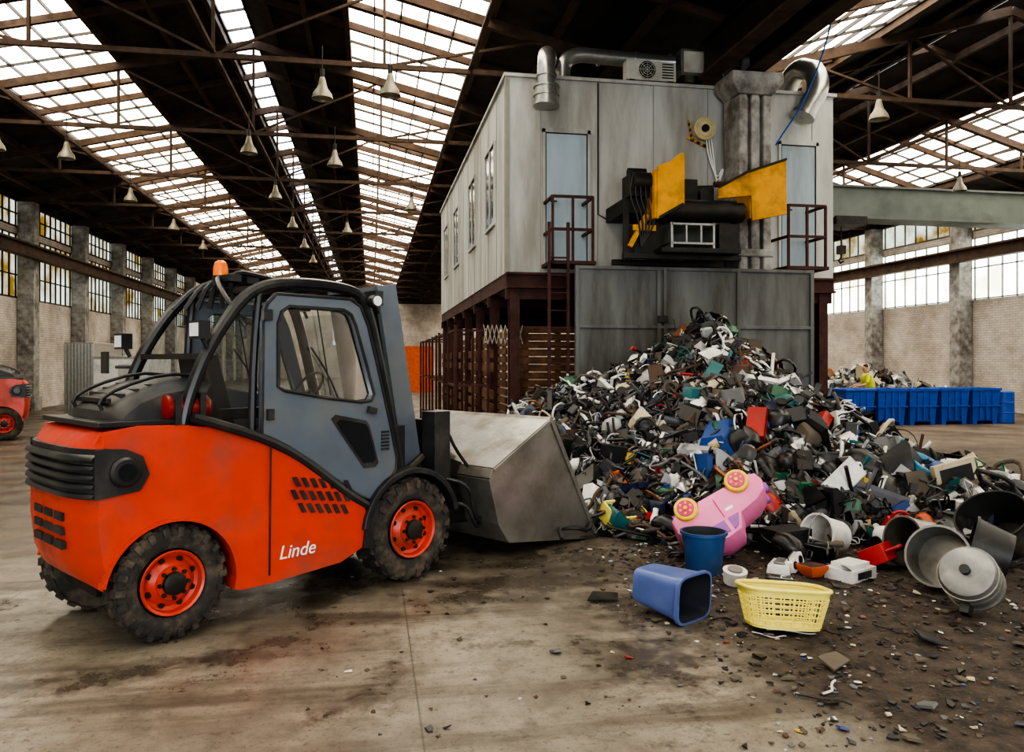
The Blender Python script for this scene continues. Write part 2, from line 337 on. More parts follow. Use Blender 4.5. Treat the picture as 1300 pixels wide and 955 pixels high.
m.loft([[(6.42,13.04,6.6),(7.08,13.04,6.6),(7.08,13.65,6.6),(6.42,13.65,6.6)],[(6.26,12.95,6.8),(7.24,12.95,6.8),(7.24,13.7,6.8),(6.26,13.7,6.8)],[(6.26,12.95,6.98),(7.24,12.95,6.98),(7.24,13.7,6.98),(6.26,13.7,6.98)]],CONC)
m.cyl((6.75,13.35,7),(6.75,13.35,8.0),.14,CONC)
m.obj('concrete_column',bevel=.03)
m=MB();s_capflag[0]=False
m.lathe([(.04,.42),(.06,.36),(.08,.26),(.1,.2),(.17,.1),(.2,0),(.19,0),(.16,.09)],LAMPM,20);m.lathe([(.001,.04),(.14,.05),(.18,.04)],pm('lamp_glass',S(150,145,130),.3),20);s_capflag[0]=True
m.cyl((0,0,.4),(0,0,.56),.045,STD);m.cyl((0,0,.5),(0,0,1.0),.01,STD);lme=None
for x,y in [(-.9,15.2),(.35,14.8),(-.9,20.4),(1.3,25.9),(-2.85,19.5),(-2.85,24.8),(-2.85,30.1),(-7.3,20.8),(-7.3,26),(-7.3,31.4),(-.9,31),(-2.85,35.4),(-2.85,40.7),(-7.3,36.7),(10.2,14.5),(16.8,20.2),(-8.6,20.2)]:
    z=7.72-1.0+.05
    if lme is None:o=m.obj('pendant_lamp',X=T(x,y,z));lme=o.data
    else: copyobj('pendant_lamp',lme,x,y,z)
# ------------------------------------------------------------ elevated cabin
E=empty('elevated_sorting_cabin')
cx0,cx1,cy0,cy1,cz0,cz1=2.37,8.73,13.8,27.,3.42,6.9
m=MB();m.bx(cx0,cx1,cy0,cy1,cz0,cz1,CABW)
m.bx(cx0-.05,cx1+.05,cy0-.05,cy1+.05,cz1,cz1+.06,CABW)
SEAM=pm('panel_seam',S(142,138,128),.7,0,.2,4)
x=cx0+.62
while x<cx1: m.bx(x-.008,x+.008,cy0-.006,cy0,cz0,cz1,SEAM);x+=1.06
y=cy0+1.1
while y<cy1: m.bx(cx0-.006,cx0,y-.01,y+.01,cz0,cz1,SEAM);y+=1.1
m.bx(cx0-.03,cx0+.05,cy0-.03,cy0+.05,cz0,cz1,SEAM)
m.tube([(4.05,cy0-.03,6.88),(4.05,cy0-.03,4.5),(4.25,cy0-.03,4.4)],.015,STD,6)
m.obj('cabin_shell',E)
m=MB()
for a,c in ((3.07,3.85),(7.63,8.35)):
    m.bx(a,c,cy0-.03,cy0,3.62,5.94,DOORM);m.bx(a-.05,a,cy0-.05,cy0,3.55,6.0,CABW);m.bx(c,c+.05,cy0-.05,cy0,3.55,6.0,CABW);m.bx(a-.05,c+.05,cy0-.05,cy0,5.94,6.02,CABW)
    m.bx(a,a+.02,cy0-.034,cy0,3.62,5.94,STD);m.bx(c-.02,c,cy0-.034,cy0,3.62,5.94,STD);m.bx(a,c,cy0-.034,cy0,5.92,5.94,STD)
    m.cyl((a+.08,cy0-.08,4.7),(a+.2,cy0-.08,4.7),.015,STD,n=6)
m.obj('cabin_door',E)
m=MB()
for y,c in ((15.05,16.25),(17.9,19.1),(21.4,22.6),(24.4,25.6)):
    m.bx(cx0-.02,cx0,y,c,4.55,6.05,DGL);
    for q in (y,c,(y+c)/2): m.bx(cx0-.04,cx0,q-.02,q+.02,4.5,6.1,CABW)
    for q in (4.5,6.08): m.bx(cx0-.05,cx0,y,c,q-.03,q+.03,CABW)
m.obj('cabin_window',E)
m=MB()
m.bx(cx0,cx1,cy0-.02,cy0+.04,3.16,3.42,RUST);m.bx(cx0,cx1,cy0-.1,cy0+.1,3.38,3.42,RUST);m.bx(cx0,cx1,cy0-.1,cy0+.1,3.14,3.18,RUST)
for x in (cx0+.02,cx1-.05): m.bx(x,x+.06,cy0,cy1,3.16,3.42,RUST)
for y in (13.9,16.1,18.3,20.5,22.7,24.9,26.9):
    for x in (cx0+.15,cx1-.2):
        m.bx(x-.09,x+.09,y-.1,y-.08,0,3.2,RUST);m.bx(x-.09,x+.09,y+.08,y+.1,0,3.2,RUST);m.bx(x-.015,x+.015,y-.08,y+.08,0,3.2,RUST)
    m.bx(cx0,cx1,y-.06,y+.06,2.95,3.16,RUST)
m.obj('steel_frame',E)
m=MB()
for a,c,yy in ((3.05,3.76,13.1),(7.42,8.15,13.12)):
    m.bx(a-.05,c+.05,yy-.04,cy0-.03,3.5,3.56,RUST)
    for x in (a,(a+c)/2,c): m.beam((x,yy,3.5),(x,yy,4.66),.04,.04,RUST)
    for z in (4.1,4.66): m.beam((a,yy,z),(c,yy,z),.045,.045,RUST);m.beam((a,yy,z),(a,cy0,z),.045,.045,RUST);m.beam((c,yy,z),(c,cy0,z),.045,.045,RUST)
for x in (2.97,3.3): m.beam((x,13.02,0),(x,13.02,4.2),.05,.05,RUST)
z=.3
while z<3.6: m.cyl((2.97,13.02,z),(3.3,13.02,z),.015,RUST,n=6);z+=.3
m.obj('railing',E)
m=MB()
z=.05
while z<2.4:
    m.bx(2.75,4.2,14.5+random.uniform(-.03,.03),14.56,z,z+.13,WOOD);z+=.145
for x in (2.8,3.5,4.15): m.bx(x-.05,x+.05,14.56,14.66,0,2.45,WOOD)
for y in (15.0,17.2,19.4,21.6,23.8):
    z=.05
    while z<2.3: m.bx(2.56,2.6,y,y+1.9,z,z+.13,WOOD);z+=.16
m.obj('timber_boarding',E)
m=MB();NET=pm('pale_netting',S(176,170,158),.8,0,.3,10)
for i,y in enumerate((14.2,16.4,18.4,20.6,23)):
    for x in (1.5,2.1): 
        for yy in(y,y+1.2): m.beam((x,yy,0),(x,yy,2.5-.03*i),.05,.05,RUST)
    for z in (.4,1.4,2.4):
        m.beam((1.5,y,z),(2.1,y,z),.04,.04,RUST);m.beam((1.5,y,z),(1.5,y+1.2,z),.04,.04,RUST)
    for z in (.15,.65,.9,1.15,1.65,1.9): m.bx(2.15,2.2,y,y+1.2,z,z+.16,WOOD)
for k in range(9):
    m.beam((2.0+k*.08,14.1,2.15),(2.08+k*.08,14.1,2.5),.012,.012,NET);m.beam((2.08+k*.08,14.1,2.15),(2.0+k*.08,14.1,2.5),.012,.012,NET)
m.obj('steel_storage_rack')
def elbow(p0,p1,p2,n=7):
    p0,p1,p2=V(p0),V(p1),V(p2);return [tuple((1-t)**2*p0+2*t*(1-t)*p1+t*t*p2) for t in [i/n for i in range(n+1)]]
m=MB();m.tube([(3.03,13.5,6.32),(3.03,13.5,6.5),(3.03,13.5,6.66)],.21,GALV,20)
m.tube([(3.03,13.5,6.6)]+elbow((3.03,13.5,6.95),(3.03,13.5,7.35),(3.2,14.1,7.38))+[(3.6,15.3,7.38)]+elbow((3.7,15.6,7.38),(3.75,15.8,7.3),(3.75,15.85,6.97)),.16,GALV,20)
for z in (6.34,6.5,6.65,6.85): m.tube([(3.03,13.5,z-.015),(3.03,13.5,z+.015)],.235 if z<6.7 else .18,GALV,20)
m.obj('ventilation_duct')
m=MB();m.tube([(3.5,14.2,6.97)]+elbow((3.5,14.2,7.2),(3.5,14.2,7.52),(3.9,14.2,7.54))+[(4.6,14.25,7.54),(5.4,14.25,7.52),(5.68,14.2,7.5)],.14,GALV,20)
x=4.2
while x<5.7: m.tube([(x-.02,14.25,7.53),(x+.02,14.25,7.53)],.155,GALV,20);x+=.7
m.obj('ventilation_duct')
m=MB();m.tube([(8.1,14.6,6.97)]+elbow((8.1,14.4,7.2),(8.1,14.2,7.5),(8.15,13.9,7.45))+elbow((8.2,13.6,7.3),(8.25,13.4,7.0),(8.1,13.4,6.75))+[(7.9,13.45,6.4)],.2,GALV,20)
m.tube([(7.92,13.45,6.45),(7.88,13.45,6.37)],.23,GALV,20);m.obj('ventilation_duct')
ACM=pm('ac_casing',S(190,188,176),.5,0,.15,5,0,S(130,122,106),.5)
m=MB();m.bx(4.6,5.55,13.8,14.03,7.0,7.36,ACM);m.bx(4.65,4.75,13.78,14.05,6.96,7.0,STD);m.bx(5.4,5.5,13.78,14.05,6.96,7.0,STD)
m.cyl((4.98,13.79,7.18),(4.98,13.76,7.18),.155,DGL,n=28)
for r in (.05,.09,.13,.165): m.tube([(4.98+r*math.cos(a*.2618),13.75,7.18+r*math.sin(a*.2618)) for a in range(24)],.006,ACM,5,closed=True)
for a in range(8): m.beam((4.98,13.75,7.18),(4.98+.165*math.cos(a*.785),13.75,7.18+.165*math.sin(a*.785)),.008,.008,ACM)
for z in range(6): m.bx(5.28,5.5,13.785,13.8,7.05+z*.05,7.07+z*.05,STD)
m.obj('air_conditioner',bevel=.01)
m=MB();m.bx(5.72,6.2,13.95,14.3,7.2,7.7,GALV);m.bx(5.75,5.8,14.0,14.25,6.97,7.2,STD);m.bx(6.1,6.15,14.0,14.25,6.97,7.2,STD);m.bx(5.76,6.16,13.93,13.95,7.25,7.65,ACM);m.obj('junction_box',bevel=.01)
CRM=pm('cream_disc',S(208,192,150),.6,0,.2,8)
m=MB();m.cyl((6.06,13.79,6.13),(6.06,13.66,6.13),.2,CRM,n=28);m.cyl((6.06,13.7,6.13),(6.06,13.62,6.13),.07,STD)
for r in (.14,.17,.2): m.tube([(6.06+r*math.cos(a*.2618),13.66,6.13+r*math.sin(a*.2618)) for a in range(24)],.015,CRM,6,closed=True)
for i in range(7):
    m.beam((5.76+i*.06,13.78,5.98-i*.025),(5.83+i*.06,13.78,5.955-i*.025),.02,.05,YEL if i%2==0 else BLK)
    m.beam((5.78+i*.01,13.78,6.3-i*.05),(5.79+i*.01,13.78,6.24-i*.05),.05,.02,YEL if i%2==0 else BLK)
for q in range(3): m.tube(smoothpts([(6.1+q*.05,13.72,6.0),(6.15+q*.05,13.7,5.6),(6.3,13.68,5.2-q*.08),(6.4+q*.02,13.68,5.4)]),.012,WHT,6)
m.obj('hose_reel')
BLC=pm('blue_cable',S(30,90,180),.5)
m=MB();m.tube(smoothpts([(7.6,11.9,8.0),(7.6,12.2,7.2),(7.4,12.6,6.3),(7.2,12.9,5.9),(7.12,13.03,5.7)]),.014,BLC,6);m.obj('blue_cable')
m=MB();m.bx(3.39,7.78,12.9,12.94,0,3.46,WALLST)
for x in (3.39,4.83,4.95,6.3,7.7): m.bx(x,x+.07,12.86,12.9,0,3.46,WALLST)
for z in (.1,1.25,2.4,3.4): m.bx(3.39,7.78,12.865,12.9,z,z+.06,WALLST)
m.bx(4.84,5.02,12.83,12.9,2.5,2.62,STD);m.obj('steel_bunker_wall',bevel=.008)
E=empty('conveyor_chute')
def plate(m,pr,y,th,mat): m.prism(pr,y,y+th,mat)
m=MB()
plate(m,[(4.63,4.18),(5.02,4.38),(5.1,4.42),(5.1,5.28),(5.03,5.28),(4.86,5.14),(4.63,5.05)],12.3,.05,YEL)
m.bx(5.06,5.11,12.35,13.75,4.6,5.25,YEL);m.bx(4.6,4.68,12.35,12.9,4.2,5.0,YEL)
m.beam((4.66,12.29,4.2),(5.08,12.29,4.44),.02,.05,STD)
m.obj('side_plate',E,bevel=.008)
m=MB()
plate(m,[(5.69,4.55),(6.28,4.62),(6.30,4.2),(6.93,4.33),(6.92,5.25),(6.2,5.0),(5.69,4.72)],12.3,.05,YEL)
m.bx(6.28,6.33,12.35,12.9,4.25,4.95,YEL)
m.bx(6.88,6.92,12.35,12.9,4.4,5.2,YEL);m.beam((5.69,12.29,4.73),(6.2,12.29,5.01),.03,.04,STD);m.beam((6.2,12.29,5.01),(6.92,12.29,5.26),.03,.04,STD)
m.obj('side_plate',E,bevel=.008)
m=MB();m.cyl((4.85,12.5,4.36),(6.2,12.5,4.36),.17,STD,n=24);m.bx(5.15,6.12,12.5,13.79,4.36,4.56,BLK)
m.cyl((4.8,12.5,4.36),(6.26,12.5,4.36),.05,STL);m.obj('roller',E)
m=MB();m.bx(4.2,4.75,12.75,13.79,4.35,4.6,STD);m.bx(4.25,4.62,12.6,13.0,4.6,4.98,STD);m.cyl((4.3,12.6,4.85),(4.65,12.6,4.85),.15,STD);m.cyl((4.3,12.85,5.05),(4.62,12.85,5.05),.08,STD)
for x in (4.22,4.75,6.15): m.beam((x,12.7,3.6),(x,12.7,4.5),.06,.1,STD)
m.beam((4.25,12.6,3.75),(4.55,12.6,4.3),.06,.08,YEL);m.bx(4.3,4.7,12.55,12.6,4.02,4.12,YEL)
m.bx(4.15,6.25,12.6,12.7,3.56,3.66,STD);m.bx(4.15,6.2,13.2,13.3,3.52,3.62,STD)
m.cyl((5.3,12.8,4.75),(5.8,12.8,4.78),.1,STD);m.bx(5.25,5.5,12.7,13.1,4.6,4.95,STD);m.cyl((5.75,12.6,4.85),(6.1,12.6,4.88),.05,RUST);m.bx(5.55,5.8,12.7,13.1,4.58,4.8,BLK)
for i in range(5): m.tube(smoothpts([(4.3+i*.08,12.55,4.95),(4.2+i*.09,12.48,4.6),(4.38+i*.08,12.5,4.2),(4.45,12.6,3.75)]),.018,BLK,6)
m.bx(4.35,4.75,12.65,13.1,3.66,4.15,STD);m.obj('drive_unit',E,bevel=.008)
m=MB();
m.bx(4.88,4.92,12.35,13.25,3.7,4.14,GALV);m.bx(5.62,5.66,12.35,13.25,3.7,4.14,GALV);m.bx(4.88,5.66,12.35,13.25,4.1,4.14,GALV);m.bx(4.88,5.66,12.35,13.25,3.78,3.82,GALV);m.bx(4.88,5.66,13.2,13.25,3.7,4.14,GALV)
m.bx(5.14,5.17,12.35,13.2,3.82,4.1,GALV);m.bx(5.4,5.43,12.35,13.2,3.82,4.1,GALV)
m.bx(4.7,6.1,12.3,13.25,3.64,3.72,STD);m.bx(5.75,6.1,12.4,13.0,3.72,4.15,STD);m.obj('discharge_box',E,bevel=.006)
# ------------------------------------------------------------ forklift
FX=T(-1.265,5.479)@RZ(36.47)
F=empty('forklift',FX)
prof=[(-.44,.42),(-.50,.46),(-.545,.57),(-.57,.8),(-.57,.97),(-.56,1.22),(-.52,1.33),(-.42,1.40),(-.2,1.43),(.08,1.42),(.35,1.38),(.655,1.27),(.9,1.14),(1.116,.985),(1.35,.80),(1.52,.69),(1.56,.60),(1.5,.36),(1.3,.28),(.7,.24),(.475,.24)]+arc(0,.36,.44,-14,172,16)
ys=[.02,.05,.10,.18,.3,.45,.65,.85,1.0,1.12,1.2,1.25,1.28];sl=[]
for y in ys:
    t=abs(y-.65)/.63
    sl.append([(x+(.11*t**4 if x<-.48 else 0), y+( .05*(1-2*(y>.65)) if (z>1.3 and t>.9) else 0), z+(.09*t**6 if (x<-.43 and z<.5 and y>.65) else 0)) for x,z in prof])
m=MB();m.loft(sl,RED);m.obj('counterweight_body',F,bevel=.025,seg=3)
m=MB();m.bx(-.36,2.4,.36,.94,.3,.75,STD);m.bx(1.3,2.5,.33,.97,.3,.9,STD);m.obj('chassis',F)
m=MB();m.beam((.69,.016,.3),(.70,.016,1.24),.004,.014,BLK)
for rr in range(3):
    for c in range(8-rr):
        x=.80+c*.075+rr*.06; z=1.0-rr*.105-c*.012
        if c+rr<1: continue
        m.loft([[(x,.012,z),(x+.035,.012,z),(x+.075,.012,z-.075),(x+.04,.012,z-.075)],[(x,.02,z),(x+.035,.02,z),(x+.075,.02,z-.075),(x+.04,.02,z-.075)]],BLK)
m.obj('side_vents',F)
m=MB()
rail=[(.13,1.47),(.35,1.40),(.66,1.29),(.9,1.16),(1.116,1.005),(1.35,.82),(1.54,.70),(1.62,.66)]
for y in (.03,1.27): m.tube(smoothpts([(x,y,z) for x,z in rail]),.035,BLK,8)
m.prism([(1.5,.36),(1.56,.70),(1.68,.72),(1.62,.5),(1.6,.34)],.0,.35,BLK)
aa=arc(0,.36,.455,0,170,18);cc=arc(0,.36,.432,170,0,18);m.prism(aa+cc,.005,.05,RED);m.prism(aa+cc,1.25,1.295,RED)
m.obj('body_trim',F)
m=MB()
def rx(y): t=abs(y-.65)/.63;return -.57+.11*t**4
pts=[.03,.07,.14,.25,.4,.65,.9,1.05,1.16,1.23,1.27]
m.loft([[(rx(y)-.012,y,.99),(rx(y)+.08,y,.99),(rx(y)+.08,y,1.3),(rx(y)+.012,y,1.3)] for y in pts],BLK)
for k in range(5):
    z=1.0+k*.058
    m.loft([[(rx(y)-.035,y,z),(rx(y)+.0,y,z+.012),(rx(y)+.0,y,z+.035),(rx(y)-.025,y,z+.02)] for y in pts],FRM)
for y in (.4,.6,.8): 
    for z in (.68,.77,.86): m.bx(-.58,-.55,y-.075,y+.075,z-.025,z+.025,BLK)
m.obj('rear_grille',F)
m=MB()
for y,sg in ((.02,-1),(1.28,1)):
    m.loft([[(-.49,y+sg*.012,.99),(-.22,y+sg*.012,1.02),(-.16,y+sg*.012,1.12),(-.2,y+sg*.012,1.24),(-.3,y+sg*.012,1.29),(-.49,y+sg*.012,1.3)],[(-.46,y-sg*.04,.99),(-.22,y-sg*.04,1.02),(-.16,y-sg*.04,1.12),(-.2,y-sg*.04,1.24),(-.3,y-sg*.04,1.29),(-.46,y-sg*.04,1.3)]],BLK)
    m.tube([(-.31,y,1.15),(-.31,y+sg*.03,1.15),(-.31,y+sg*.045,1.15)],[.1,.095,.08],FRM,24);m.cyl((-.31,y,1.15),(-.31,y+sg*.055,1.15),.055,DGL,n=24)
m.obj('tail_lamp',F)
m=MB();hp=[(-.36,1.42),(-.33,1.52),(-.2,1.62),(.0,1.70),(.22,1.73),(.4,1.70),(.5,1.40)]
m.loft([[(x*s+.0,y,1.4+(z-1.4)*s) for x,z in hp] for y,s in ((.16,.55),(.18,.75),(.26,.92),(.45,1.0),(.65,1.03),(.85,1.0),(1.04,.92),(1.12,.75),(1.14,.55))],BLK)
m.bx(-.44,.12,.1,1.2,1.425,1.46,FRM)
for k in range(4): m.bx(-.3+k*.09,-.27+k*.09,.35,.95,1.565+k*.03,1.6+k*.03,FRM)
for y in (.4,.9): m.tube(smoothpts([(-.3,y,1.5),(-.34,y,1.58),(-.2,y,1.67),(.1,y,1.76),(.35,y,1.74)],1),.014,FRM,6)
m.obj('engine_hood',F,bevel=.02)
DRD=pm('dark_red_paint',S(130,30,26),.35,0,.3,6,0,S(60,40,36),.5)
m=MB();m.tube([(-.02,.17,1.53),(.0,.17,1.53),(.28,.17,1.53),(.32,.17,1.53)],[.05,.09,.09,.05],DRD,20);m.bx(.03,.07,.06,.3,1.42,1.63,BLK);m.bx(.2,.24,.06,.3,1.42,1.63,BLK);m.obj('gas_cylinder',F)
m=MB()
gp=[(.10,1.42),(.14,1.6),(.24,1.86),(.38,2.10),(.54,2.31),(.72,2.41),(1.0,2.44),(1.35,2.43),(1.53,2.39),(1.62,2.28),(1.75,1.8),(1.9,1.15),(1.97,.8)]
for y in (.11,1.19):
    P_=smoothpts([(x,y,z) for x,z in gp],2);m.tube(P_,.045,FRM,10)
    m.tube(smoothpts([(.60,y-.0,1.3),(.615,y,1.9),(.66,y,2.36)],1),.03,FRM,8)
for x,z in ((.66,2.38),(.85,2.43),(1.02,2.44),(1.2,2.44),(1.36,2.43),(1.55,2.37)): m.beam((x,.11,z),(x,1.19,z),.06,.04,FRM)
m.beam((.25,.11,1.88),(.25,1.19,1.88),.04,.04,FRM)
m.bx(1.45,1.62,.1,1.2,2.32,2.39,FRM);m.bx(1.85,2.0,.1,1.2,.8,1.3,FRM)
for i in range(6): m.tube(smoothpts([(.42+i*.05,1.0-.1*i,2.25),(.6,.95-.1*i,2.46+.015*i),(.9,.85-.08*i,2.5),(1.3,.75-.03*i,2.46)]),.02,BLK,6)
for i in range(4): m.bx(.55+i*.2,.65+i*.2,.35+.1*i,.5+.1*i,2.44,2.49,BLK)
m.obj('overhead_guard',F)
dout=[(.64,1.30),(.65,2.12),(.68,2.26),(.76,2.34),(1.40,2.335),(1.50,2.28),(1.57,2.13),(1.68,1.75),(1.80,1.3),(1.86,1.05),(1.85,.95),(1.74,.78),(1.62,.72),(1.50,.77),(1.30,.90),(1.05,1.09),(.85,1.21)]
din=[(.77,1.66),(.77,2.12),(.80,2.21),(.86,2.25),(1.34,2.245),(1.41,2.21),(1.45,2.13),(1.55,1.83),(1.63,1.58),(1.60,1.53),(1.5,1.52),(1.2,1.56),(.82,1.63)]
tri=[(1.22,1.40),(1.26,1.43),(1.55,1.37),(1.58,1.33),(1.67,1.02),(1.64,.99),(1.53,.99)]
for y in (.06,1.24): holeplate('door_frame' ,dout,[din],y,.035,GRY,F)
m=MB()
for y in (.035,1.265):
    sg=-1 if y<.6 else 1
    m.prism(tri,y,y+.006*sg,BLK)
    cx=sum(p[0] for p in tri)/7;cz=sum(p[1] for p in tri)/7
    m.prism([(cx+(x-cx)*.82,cz+(z-cz)*.82) for x,z in tri],y,y+.01*sg,DGL)
    for k in range(6): m.prism([(1.70,1.12+k*.028),(1.78,1.12+k*.028),(1.775,1.135+k*.028),(1.70,1.135+k*.028)],y,y+.01*sg,BLK)
    m.tube([(x,y+.002*sg,z) for x,z in din],.014,BLK,6,closed=True)
    m.tube([(x,y,z) for x,z in dout],.012,BLK,6,closed=True)
    m.beam((.70,y+.01*sg,1.42),(.70,y+.01*sg,1.5),.04,.05,BLK);m.beam((.67,y+.02*sg,2.14),(.67,y+.02*sg,2.22),.04,.07,BLK)
    m.beam((1.56,y+.015*sg,1.46),(1.64,y+.015*sg,1.44),.03,.05,BLK)
    m.tube([(1.10,y,2.24),(1.22,y,1.58)],.006,BLK,6)
    m.tube(smoothpts([(1.3,y-.01*sg,1.54),(1.2,y-.01*sg,1.75),(1.05,y-.01*sg,1.95)],1),.008,BLK,5)
m.obj('door_trim',F)
m=MB()
for y in (.07,1.23):
    m.add([(x,y,z) for x,z in din],[tuple(range(len(din)))],GLS)
    m.add([(.18,y+.03,1.48),(.30,y+.03,1.93),(.48,y+.03,2.2),(.62,y+.03,2.31),(.62,y+.03,1.32)],[(0,1,2,3,4)],GLS)
m.add([(1.66,.15,2.25),(1.66,1.15,2.25),(1.95,1.15,1.2),(1.95,.15,1.2)],[(0,1,2,3)],GLS)
m.obj('cab_glazing',F,recalc=False)
m=MB();m.bx(.5,1.0,.4,.9,1.15,1.3,BLK);
m.loft([[(.5,.42,1.28),(.66,.42,1.28),(.5,.42,1.9),(.4,.42,1.88)],[(.5,.88,1.28),(.66,.88,1.28),(.5,.88,1.9),(.4,.88,1.88)]],BLK);m.bx(.42,.95,.28,.36,1.42,1.5,BLK)
m.bx(.3,1.8,.2,1.1,.95,1.15,BLK);m.bx(1.55,1.85,.2,1.1,1.0,1.5,BLK)
m.tube([(1.6,.65,1.3),(1.4,.65,1.6)],.03,BLK,8)
m.tube([(1.4+.1*math.sin(a*.3927),.65+.17*math.cos(a*.3927),1.62+.13*math.sin(a*.3927)) for a in range(16)],.014,BLK,6,closed=True)
m.obj('driver_seat',F,bevel=.02)
m=MB()
m.cyl((.62,.62,2.42),(.62,.62,2.5),.06,BLK);m.tube([(.62,.62,2.5),(.62,.62,2.56),(.62,.62,2.6),(.62,.62,2.62)],[.055,.055,.045,.02],ORG,16);m.tube(smoothpts([(.62,.62,2.5),(.5,.45,2.45),(.45,.2,2.3),(.55,.1,2.1)]),.018,BLK,6);m.obj('warning_beacon',F)
m=MB()
def wl(x,y,z,sx):
    m.bx(x-.03,x+.05,y-.075,y+.075,z-.06,z+.06,FRM);m.bx(x+(.05 if sx>0 else -.035),x+(.055 if sx>0 else -.03),y-.06,y+.06,z-.045,z+.045,LMP);m.cyl((x,y,z),(x+.06,y,z-.12),.015,FRM,n=6)
wl(.18,.05,2.06,-1);wl(.14,1.28,2.0,-1);wl(1.68,.12,2.36,1);wl(1.68,1.2,2.36,1)
m.cyl((1.62,.05,2.33),(1.62,-.02,2.33),.05,FRM,n=14);m.cyl((1.62,-.02,2.33),(1.62,-.03,2.33),.04,LMP,n=14)
m.obj('work_lamp',F)
m=MB();m.bx(.04,.06,1.32,1.44,1.75,1.92,BLK);m.tube([(.2,1.2,1.8),(.1,1.3,1.8)],.012,BLK,6);m.obj('wing_mirror',F)
m=MB();a=arc(2.01,.43,.52,12,172,16);c=arc(2.01,.43,.47,172,12,16)
for y in (-.02,.98): m.prism(a+c,y,y+.33,BLK)
m.prism(arc(2.01,.43,.52,12,172,16)+[(1.45,.55),(1.5,.8)],.30,.34,BLK)
m.obj('front_fender',F,bevel=.01)
def wheel(name,x,y,r,w,side):
    m=MB();s_capflag[0]=False
    X=T(x,y,r)@RX(90 if side<0 else -90)
    rr=r*.56
    m.lathe([(rr,-w),(rr*1.05,-.02),(r*.72,.0),(r*.9,-.012),(r*.955,-.035),(r*.955,-w+.035),(r*.9,-w+.012),(r*.7,-w),(rr,-w)],RUB,40,X)
    m.lathe([(rr,-.005),(rr*.97,.006),(rr*.9,-.004),(rr*.86,-.05),(rr*.75,-.06),(rr*.6,-.035),(rr*.52,-.02),(rr*.5,.0),(.001,.0)],RED,32,X)
    m.lathe([(rr*.98,-w*.9),(.001,-w*.9)],STD,24,X);s_capflag[0]=True
    m.tube([(0,0,-.01),(0,0,.03),(0,0,.045)],[rr*.36,rr*.34,rr*.2],STD,20,X=X)
    for k in range(8):
        q=k*math.pi/4;m.cyl((rr*.44*math.cos(q),rr*.44*math.sin(q),-.01),(rr*.44*math.cos(q),rr*.44*math.sin(q),.018),.014,STD,n=6,X=X)
        q+=.39;m.cyl((rr*.72*math.cos(q),rr*.72*math.sin(q),-.062),(rr*.72*math.cos(q),rr*.72*math.sin(q),-.045),.02,STD,n=10,X=X)
    nl=22
    for k in range(nl):
        q=2*math.pi*k/nl
        for s0,off in ((0,0),(1,math.pi/nl)):
            Q=X@MX.Rotation(q+off,4,'Z')
            z0,z1=(-.012,-w*.47) if s0==0 else (-w*.53,-w+.012)
            h=r*.085
            m.loft([[(r*.93,-h,z0),(r*1.0,-h*.8,z0-.02 if s0==0 else z0),(r*1.0,h*.8,z0-.02 if s0==0 else z0),(r*.93,h,z0)],
                    [(r*.93,-h+.03,z1),(r*1.0,-h*.8+.03,z1 if s0==0 else z1+.02),(r*1.0,h*.8+.03,z1 if s0==0 else z1+.02),(r*.93,h+.03,z1)]],RUB,Q)
            if s0==0: m.loft([[(r*.80,-h*.6,.0),(r*.97,-h*.6,-.03),(r*.97,h*.6,-.03),(r*.80,h*.6,.0)],[(r*.80,-h*.6,.014),(r*.95,-h*.6,.004),(r*.95,h*.6,.004),(r*.80,h*.6,.014)]],RUB,Q)
    m.obj(name,F)
wheel('wheel_front_right',2.01,.0,.43,.30,-1);wheel('wheel_front_left',2.01,1.30,.43,.30,1)
wheel('wheel_rear_right',0,.02,.385,.26,-1);wheel('wheel_rear_left',-.06,1.31,.385,.28,1)
m=MB()
def mp_(t,dx=0): return (2.38-.44*t+dx, .12+2.38*t)
for y in (.30,.42,.88,1.0):
    o_=y in(.30,1.0)
    b0=mp_(0,0 if o_ else .03);b1=mp_(1,0 if o_ else .03)
    m.beam((b0[0],y,b0[1]),(b1[0],y,b1[1]),.05,.2 if o_ else .14,GRY if o_ else STD,up=(1,0,.2))
for t in (.05,.5,.97): q=mp_(t,-.06);m.beam((q[0],.28,q[1]),(q[0],1.02,q[1]),.06,.12,GRY)
for y in (.5,.8): a_=mp_(.08);b_=mp_(.95);m.cyl((a_[0]+.02,y,a_[1]),(b_[0]+.02,y,b_[1]),.04,STD,n=12);
for y in (.6,.7): a_=mp_(.2,.06);b_=mp_(.9,.06);m.beam((a_[0],y,a_[1]),(b_[0],y,b_[1]),.03,.02,STD)
for y in (.2,1.1): m.cyl((1.9,y,.75),(2.28,y,1.0),.04,STD,n=12)
m.obj('mast',F)
m=MB();m.bx(2.36,2.44,.1,1.2,1.22,1.32,STD);m.bx(2.42,2.5,.1,1.2,.45,.57,STD);m.bx(2.32,2.5,.08,.26,.35,1.4,BLK);m.bx(2.32,2.5,1.05,1.22,.35,1.4,BLK);m.bx(2.4,2.52,.28,1.0,.4,1.3,STD)
for y in (.3,.9): m.prism([(2.5,.35),(2.55,1.0),(2.95,.85),(3.1,.3)],y,y+.06,STD)
for y in (.5,.8): m.cyl((2.52,y,1.15),(2.95,y,.88),.04,STL,n=12)
m.tube(smoothpts([(2.45,.15,1.2),(2.52,.14,1.22),(2.62,.15,1.05),(2.85,.2,.84)]),.016,BLK,8);m.tube(smoothpts([(2.5,.2,.5),(2.6,-.02,.6),(2.75,.0,.3),(2.9,.1,.4)]),.018,BLK,8);m.tube(smoothpts([(2.45,.1,.8),(2.6,-.06,.75),(2.7,-.02,.45),(2.85,.05,.35)]),.016,BLK,8)
m.obj('fork_carriage',F,bevel=.01)
